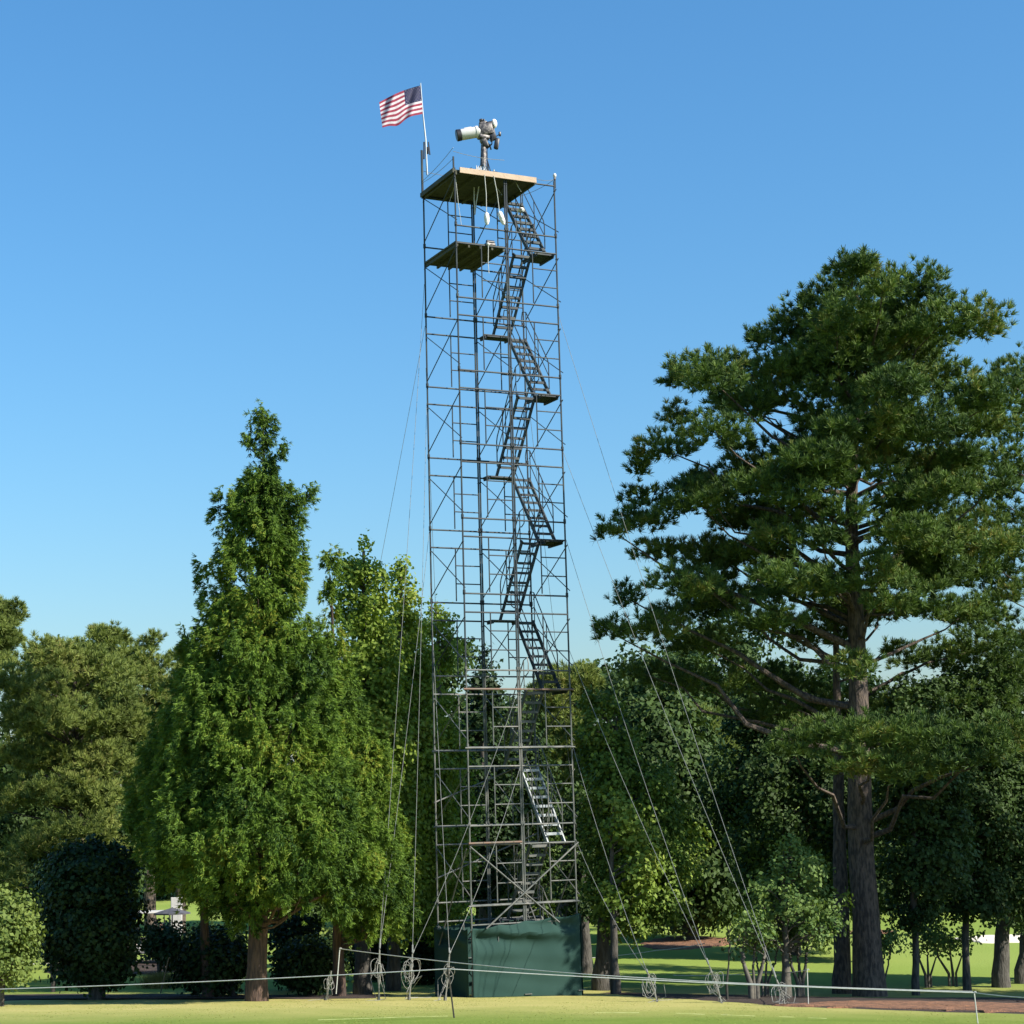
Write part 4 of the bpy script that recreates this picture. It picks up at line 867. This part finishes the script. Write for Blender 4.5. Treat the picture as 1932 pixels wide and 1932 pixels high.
simple('dense dark round magnolia with a short thick trunk', 183, 1866, 49.5, [(1596, 140, 225), (1640, 95, 262), (1700, 70, 268), (1770, 72, 272), (1815, 100, 262), (1838, 140, 230)], 130, M['dark'], None, .2, .95, size=.13, dens=1.0, r0=.21, name='magnolia_tree', inner=.35, flare=1.1)
simple('light green rounded shrub at the left picture edge', 4, 1872, 45.5, [(1678, 0, 40), (1700, -40, 62), (1750, -60, 76), (1800, -60, 70), (1850, -50, 50)], 55, M['shrub'], None, .32, .55, size=.11, dens=1.1, r0=.05, name='round_shrub', cat='shrub', inner=.4)
GH = 'low dark shrubs under the trees'
for lab, u, v, D, env, n, lm in (
    ('low leafy shrub right of the magnolia, before the white board', 300, 1800, 58, [(1755, 280, 350), (1780, 262, 370), (1800, 270, 360)], 24, 'dark'),
    ('dark shrub just left of the cedar trunk', 400, 1855, 52, [(1750, 370, 450), (1800, 350, 470), (1850, 360, 470)], 34, 'dark'),
    ('dark shrub just right of the cedar trunk', 550, 1852, 54, [(1730, 510, 600), (1790, 500, 620), (1838, 520, 600)], 36, 'dark'),
    ('shrub with pale leaf tips behind the slim grey post', 630, 1856, 51, [(1770, 600, 660), (1810, 595, 665), (1850, 605, 650)], 26, 'backwood'),
    ('dark shrub between the gum trunks', 712, 1852, 58, [(1740, 650, 760), (1800, 640, 770), (1835, 660, 760)], 30, 'dark'),
    ('wide dark shrub between the magnolia and the cedar trunk', 440, 1858, 50.5, [(1780, 330, 470), (1815, 320, 476), (1850, 330, 470)], 40, 'dark'),
    ('low dark shrub between cedar trunk and slim grey post', 590, 1858, 50.5, [(1790, 525, 640), (1820, 520, 645), (1848, 530, 640)], 34, 'dark'),
    ('dark shrub filling the gap behind the magnolia\'s left side', 100, 1850, 55, [(1640, 60, 130), (1720, 40, 140), (1800, 50, 130)], 40, 'dark'),
    ('dark shrub left of the screen', 800, 1852, 56, [(1740, 760, 830), (1800, 755, 850), (1848, 770, 850)], 30, 'dark')):
    simple(lab, u, v, D, env, n, M[lm], GH, .35, .65, size=.13, dens=.8, r0=.06, name='dark_shrub', cat='shrub', inner=.3)
# tan ornamental grass
def grass_clump(u, v, D, w, h, label):
    b = at(u, v, D); b[2] = gz(b[0], b[1]); N = 2600; e_ = empty('ornamental_grass', b, label, 'grass clump')
    c = np.c_[rng.normal(0, w * .4, N), rng.normal(0, w * .25, N), np.zeros(N)] + b; d = nrm(np.c_[rng.normal(0, .4, (N, 2)), np.ones(N)]); s = nrm(np.cross(d, rng.normal(0, 1, (N, 3)))) * .01
    t = c + d * (h * rng.uniform(.5, 1.1, N))[:, None]; quads_obj('blades', np.stack([c - s, c + s, t + s * .2, t - s * .2], 1), M['oatgrass'], e_)
grass_clump(305, 1815, 56, .55, .45, 'tan ornamental grass clump at the edge of the straw patch')

# ---- far wood closing the view
def far_row():
    labs = []
    protos = []
    for j in range(3):
        env = [(0, -8, 8), (1, -60, 60)]
        b = np.array([0, 0, 0.]); cl_ = []
        H = (15, 13, 17)[j]
        for i in range(46):
            th = i * 2.4; z = rng.uniform(.07, 1) * H; rr = (1 - ((z / H - .5) / .62) ** 2) ** .5 * 4.2 * rng.uniform(.5, 1)
            cl_.append((np.array([rr * math.cos(th), rr * math.sin(th), z]), np.array([1.5, 1.5, 1.1]) * rng.uniform(.7, 1.1)))
        protos.append((cl_, H))
    spots = [(-48, 128), (-38, 120), (-30, 132), (-22, 122), (-14, 130), (-7, 121), (0, 128), (8, 122), (15, 130), (22, 121), (29, 128), (37, 122), (45, 130)]
    names = ['first', 'second', 'third', 'fourth', 'fifth', 'sixth', 'seventh', 'eighth', 'ninth', 'tenth', 'eleventh', 'twelfth', 'thirteenth']
    spots += [(x, 86 + (i * 3) % 5) for i, x in enumerate((-11, -6.5, -2, 2.5, 7, 11.5, 16, 20.5, 25.5))]
    src = {}
    for i, (x, y) in enumerate(spots):
        j = i % 3; z = float(gz(x, y)); lab = 'dark tree in the far wood across the fairway, %s from the left' % names[i] if i < 13 else 'low dense tree in the nearer row closing the fairway, %s from the left' % names[i - 13]
        if j not in src:
            e_ = empty('woodland_tree', (x, y, z), lab, 'tree', 'trees of the far wood'); cl_, H = protos[j]; off = np.array([x, y, z])
            mb = MB(); trunk_tube(mb, [off, off + [0.2, 0, H * .8]], (.3, .08))
            for c_, R in cl_[::4]: limb(mb, trunk_pt([off, off + [0.2, 0, H * .8]], z + max(1.5, c_[2] * .6)), c_ + off, .09, .02, -.05, 6, 5)
            mb.build('trunk', M['bark3'], e_)
            V = np.concatenate([clump_leaf('leaf', c_ + off, R, .28, .34) for c_, R in cl_]); quads_obj('crown', V, M['backwood'], e_); src[j] = e_
        else:
            e_ = src[j].copy(); col.objects.link(e_); e_.location = (x, y, z); e_.rotation_euler = (0, 0, i * 1.3); e_['label'] = lab
            s_ = (.85 + .3 * ((i * 37) % 10) / 10) * (1 if i < 13 else .62); e_.scale = (s_, s_, s_)
            for ch in list(src[j].children): d = ch.copy(); col.objects.link(d); d.parent = e_
far_row()
# shade trees just outside the frame on the right
for lab, x, y, H, rad in (('tall shade tree standing outside the picture at right', 21.5, 44.8, 15, 3.7), ('second shade tree farther right outside the picture', 30, 41, 17, 4.2)):
    b = np.array([x, y, float(gz(x, y))]); cl_ = []
    for i in range(60):
        z = b[2] + rng.uniform(.25, 1) * H; rr = rad * rng.uniform(.3, 1) * max(.3, (1 - ((z - b[2]) / H - .5) ** 2 * 2.6)); th = i * 2.4
        cl_.append((np.array([x + rr * math.cos(th), y + rr * math.sin(th), z]), (1.1, 1.1, .85)))
    build_tree('shade_tree', lab, 'tree', None, y, cl_, 'leaf', M['backwood'], M['bark3'], .3, .06, base_pt=b, dens=.4, size=.24, group='shade trees beside the fairway', trunk_top=b + [0, 0, H * .85])

# ---------------------------------------------------------------- small things at the far left opening
Dw = 66
p0 = at(333, 1750, Dw); gzl = float(gz(p0[0], p0[1])); e_ = empty('white_board', (p0[0], Dw, gzl), 'tall narrow white board standing on the distant lawn at left', 'board')
zt2 = at(333, 1693, Dw)[2]; mb = MB(); mb.box((p0[0], Dw, (gzl + .1 + zt2) / 2), .40, .06, zt2 - gzl - .1, bev=.02); mb.build('panel', M['white'], e_, smooth=False)
mb = MB(); mb.box((p0[0] - .15, Dw + .05, gzl + .06), .05, .35, .14); mb.box((p0[0] + .15, Dw + .05, gzl + .06), .05, .35, .14); mb.build('foot', M['grey'], e_)
pu = at(325, 1722, 64.5); gu = float(gz(pu[0], pu[1])); e_ = empty('parasol', (pu[0], 64.5, gu), 'dark wide umbrella open in front of the white board', 'umbrella')
mb = MB(); mb.tube([(pu[0], 64.5, gu), (pu[0], 64.5, pu[2] + .18)], .02, 8); mb.build('pole', M['black'], e_)
mb = MB(); n = 8; ring = [np.array([pu[0] + .62 * math.cos(a), 64.5 + .62 * math.sin(a), pu[2]]) for a in np.arange(n) * 2 * math.pi / n]; mb.add([np.array([pu[0], 64.5, pu[2] + .17])] + ring + [r_ - UZ * .05 for r_ in ring], [(0, 1 + i, 1 + (i + 1) % n) for i in range(n)] + [(1 + i, 9 + i, 9 + (i + 1) % n, 1 + (i + 1) % n) for i in range(n)]); mb.build('canopy', mat('umbrella_fabric', (.03, .033, .045), .8, 0, ((.08, .08, .1), 3, .4, .6)), e_, smooth=False)
# golf cart
pc = at(283, 1750, 68); gc = float(gz(pc[0], pc[1])); cx, cy = pc[0], 68
e_ = empty('golf_cart', (cx, cy, gc), 'white golf cart half hidden by the magnolia leaves', 'golf cart')
mb = MB(); mb.box((cx, cy, gc + .55), 2.1, 1.1, .35, bev=.08); mb.box((cx + .85, cy, gc + .78), .45, 1.1, .3, bev=.08); mb.build('body', M['white'], e_)
mb = MB(); mb.box((cx - .1, cy, gc + 1.80), 1.7, 1.15, .07, bev=.03); mb.build('roof', M['white'], e_)
mb = MB(); mb.box((cx - .25, cy, gc + .82), .5, 1.0, .16, bev=.04); mb.box((cx - .5, cy, gc + 1.1), .12, 1.0, .42, bev=.03); mb.build('seat', M['grey'], e_)
for sx in (-.8, .7):
    for sy in (-.5, .5):
        mb = MB(); mb.tube([(cx + sx * .9, cy + sy, gc + .75), (cx + sx * .85, cy + sy, gc + 1.78)], .02, 6); mb.build('post', M['black'], e_)
        mb = MB(); mb.tube([(cx + sx, cy + sy - .1, gc + .23), (cx + sx, cy + sy + .1, gc + .23)], .23, 16); w_ = mb.build('wheel', M['black'], e_)
# person behind the shrubs
def person(u, v_head, D, label, shirt, facing=1):
    p = at(u, v_head, D); g0 = float(gz(p[0], p[1])); H = p[2] - g0; x, y = p[0], D
    e_ = empty('person', (x, y, g0), label, 'person')
    J = {'pel': (0, 0, .52), 'chest': (0, 0, .70), 'neck': (0, 0, .83), 'head0': (0, -.01, .88), 'head1': (0, -.015, .945), 'head2': (0, -.01, .985), 'hl': (-.05, 0, .50), 'kl': (-.055, -.01, .28), 'al': (-.055, 0, .04), 'tl': (-.06, -.08, .015), 'hr': (.05, 0, .50), 'kr': (.06, -.03, .28), 'ar': (.06, .01, .04), 'tr': (.065, -.07, .015),
         'sl': (-.105, 0, .80), 'el': (-.14, 0, .63), 'wl': (-.12, -.08, .50), 'ml': (-.118, -.11, .46), 'sr': (.105, 0, .80), 'er': (.14, -.02, .63), 'wr': (.10, -.12, .58), 'mr': (.09, -.155, .57)}
    rad = {'pel': .075, 'chest': .085, 'neck': .032, 'head0': .04, 'head1': .052, 'head2': .035, 'hl': .058, 'kl': .036, 'al': .022, 'tl': .02, 'hr': .058, 'kr': .036, 'ar': .022, 'tr': .02, 'sl': .036, 'el': .026, 'wl': .016, 'ml': .02, 'sr': .036, 'er': .026, 'wr': .016, 'mr': .02}
    E = [('pel', 'chest'), ('chest', 'neck'), ('neck', 'head0'), ('head0', 'head1'), ('head1', 'head2'), ('pel', 'hl'), ('hl', 'kl'), ('kl', 'al'), ('al', 'tl'), ('pel', 'hr'), ('hr', 'kr'), ('kr', 'ar'), ('ar', 'tr'), ('chest', 'sl'), ('sl', 'el'), ('el', 'wl'), ('wl', 'ml'), ('chest', 'sr'), ('sr', 'er'), ('er', 'wr'), ('wr', 'mr')]
    def skin(name, keys, grow, m_):
        ks = [k for k in keys]; me = bpy.data.meshes.new(name); idx = {k: i for i, k in enumerate(ks)}
        me.from_pydata([tuple(np.array(J[k]) * H) for k in ks], [(idx[a], idx[b]) for a, b in E if a in idx and b in idx], [])
        o = bpy.data.objects.new(name, me); col.objects.link(o); o.parent = e_
        sm = o.modifiers.new('skin', 'SKIN'); sm.use_smooth_shade = True; ss = o.modifiers.new('sub', 'SUBSURF'); ss.levels = 1; ss.render_levels = 2
        for i, k in enumerate(ks): me.skin_vertices[0].data[i].radius = (rad[k] * H * grow,) * 2
        me.skin_vertices[0].data[0].use_root = True; me.materials.append(m_); return o
    skn = mat('skin', (.45, .27, .19), .6, 0, ((.40, .23, .16), 20, .4, .6))
    skin('body', ['pel'] + [k for k in J if k != 'pel'], 1.0, skn)
    skin('shirt', ['chest', 'pel', 'neck', 'sl', 'el', 'sr', 'er'], 1.12, shirt)
    skin('trousers', ['pel', 'hl', 'kl', 'al', 'hr', 'kr', 'ar'], 1.14, M['grey'])
    mb = MB(); mb.sphere((x, y + .015 * H, g0 + .965 * H), .055 * H, 8, (1, 1.05, .85)); mb.build('hair', M['rod'], e_)
person(304, 1741, 63, 'person in a white shirt standing behind the low shrub by the board', M['canvas'])
print('built', len(bpy.data.objects))
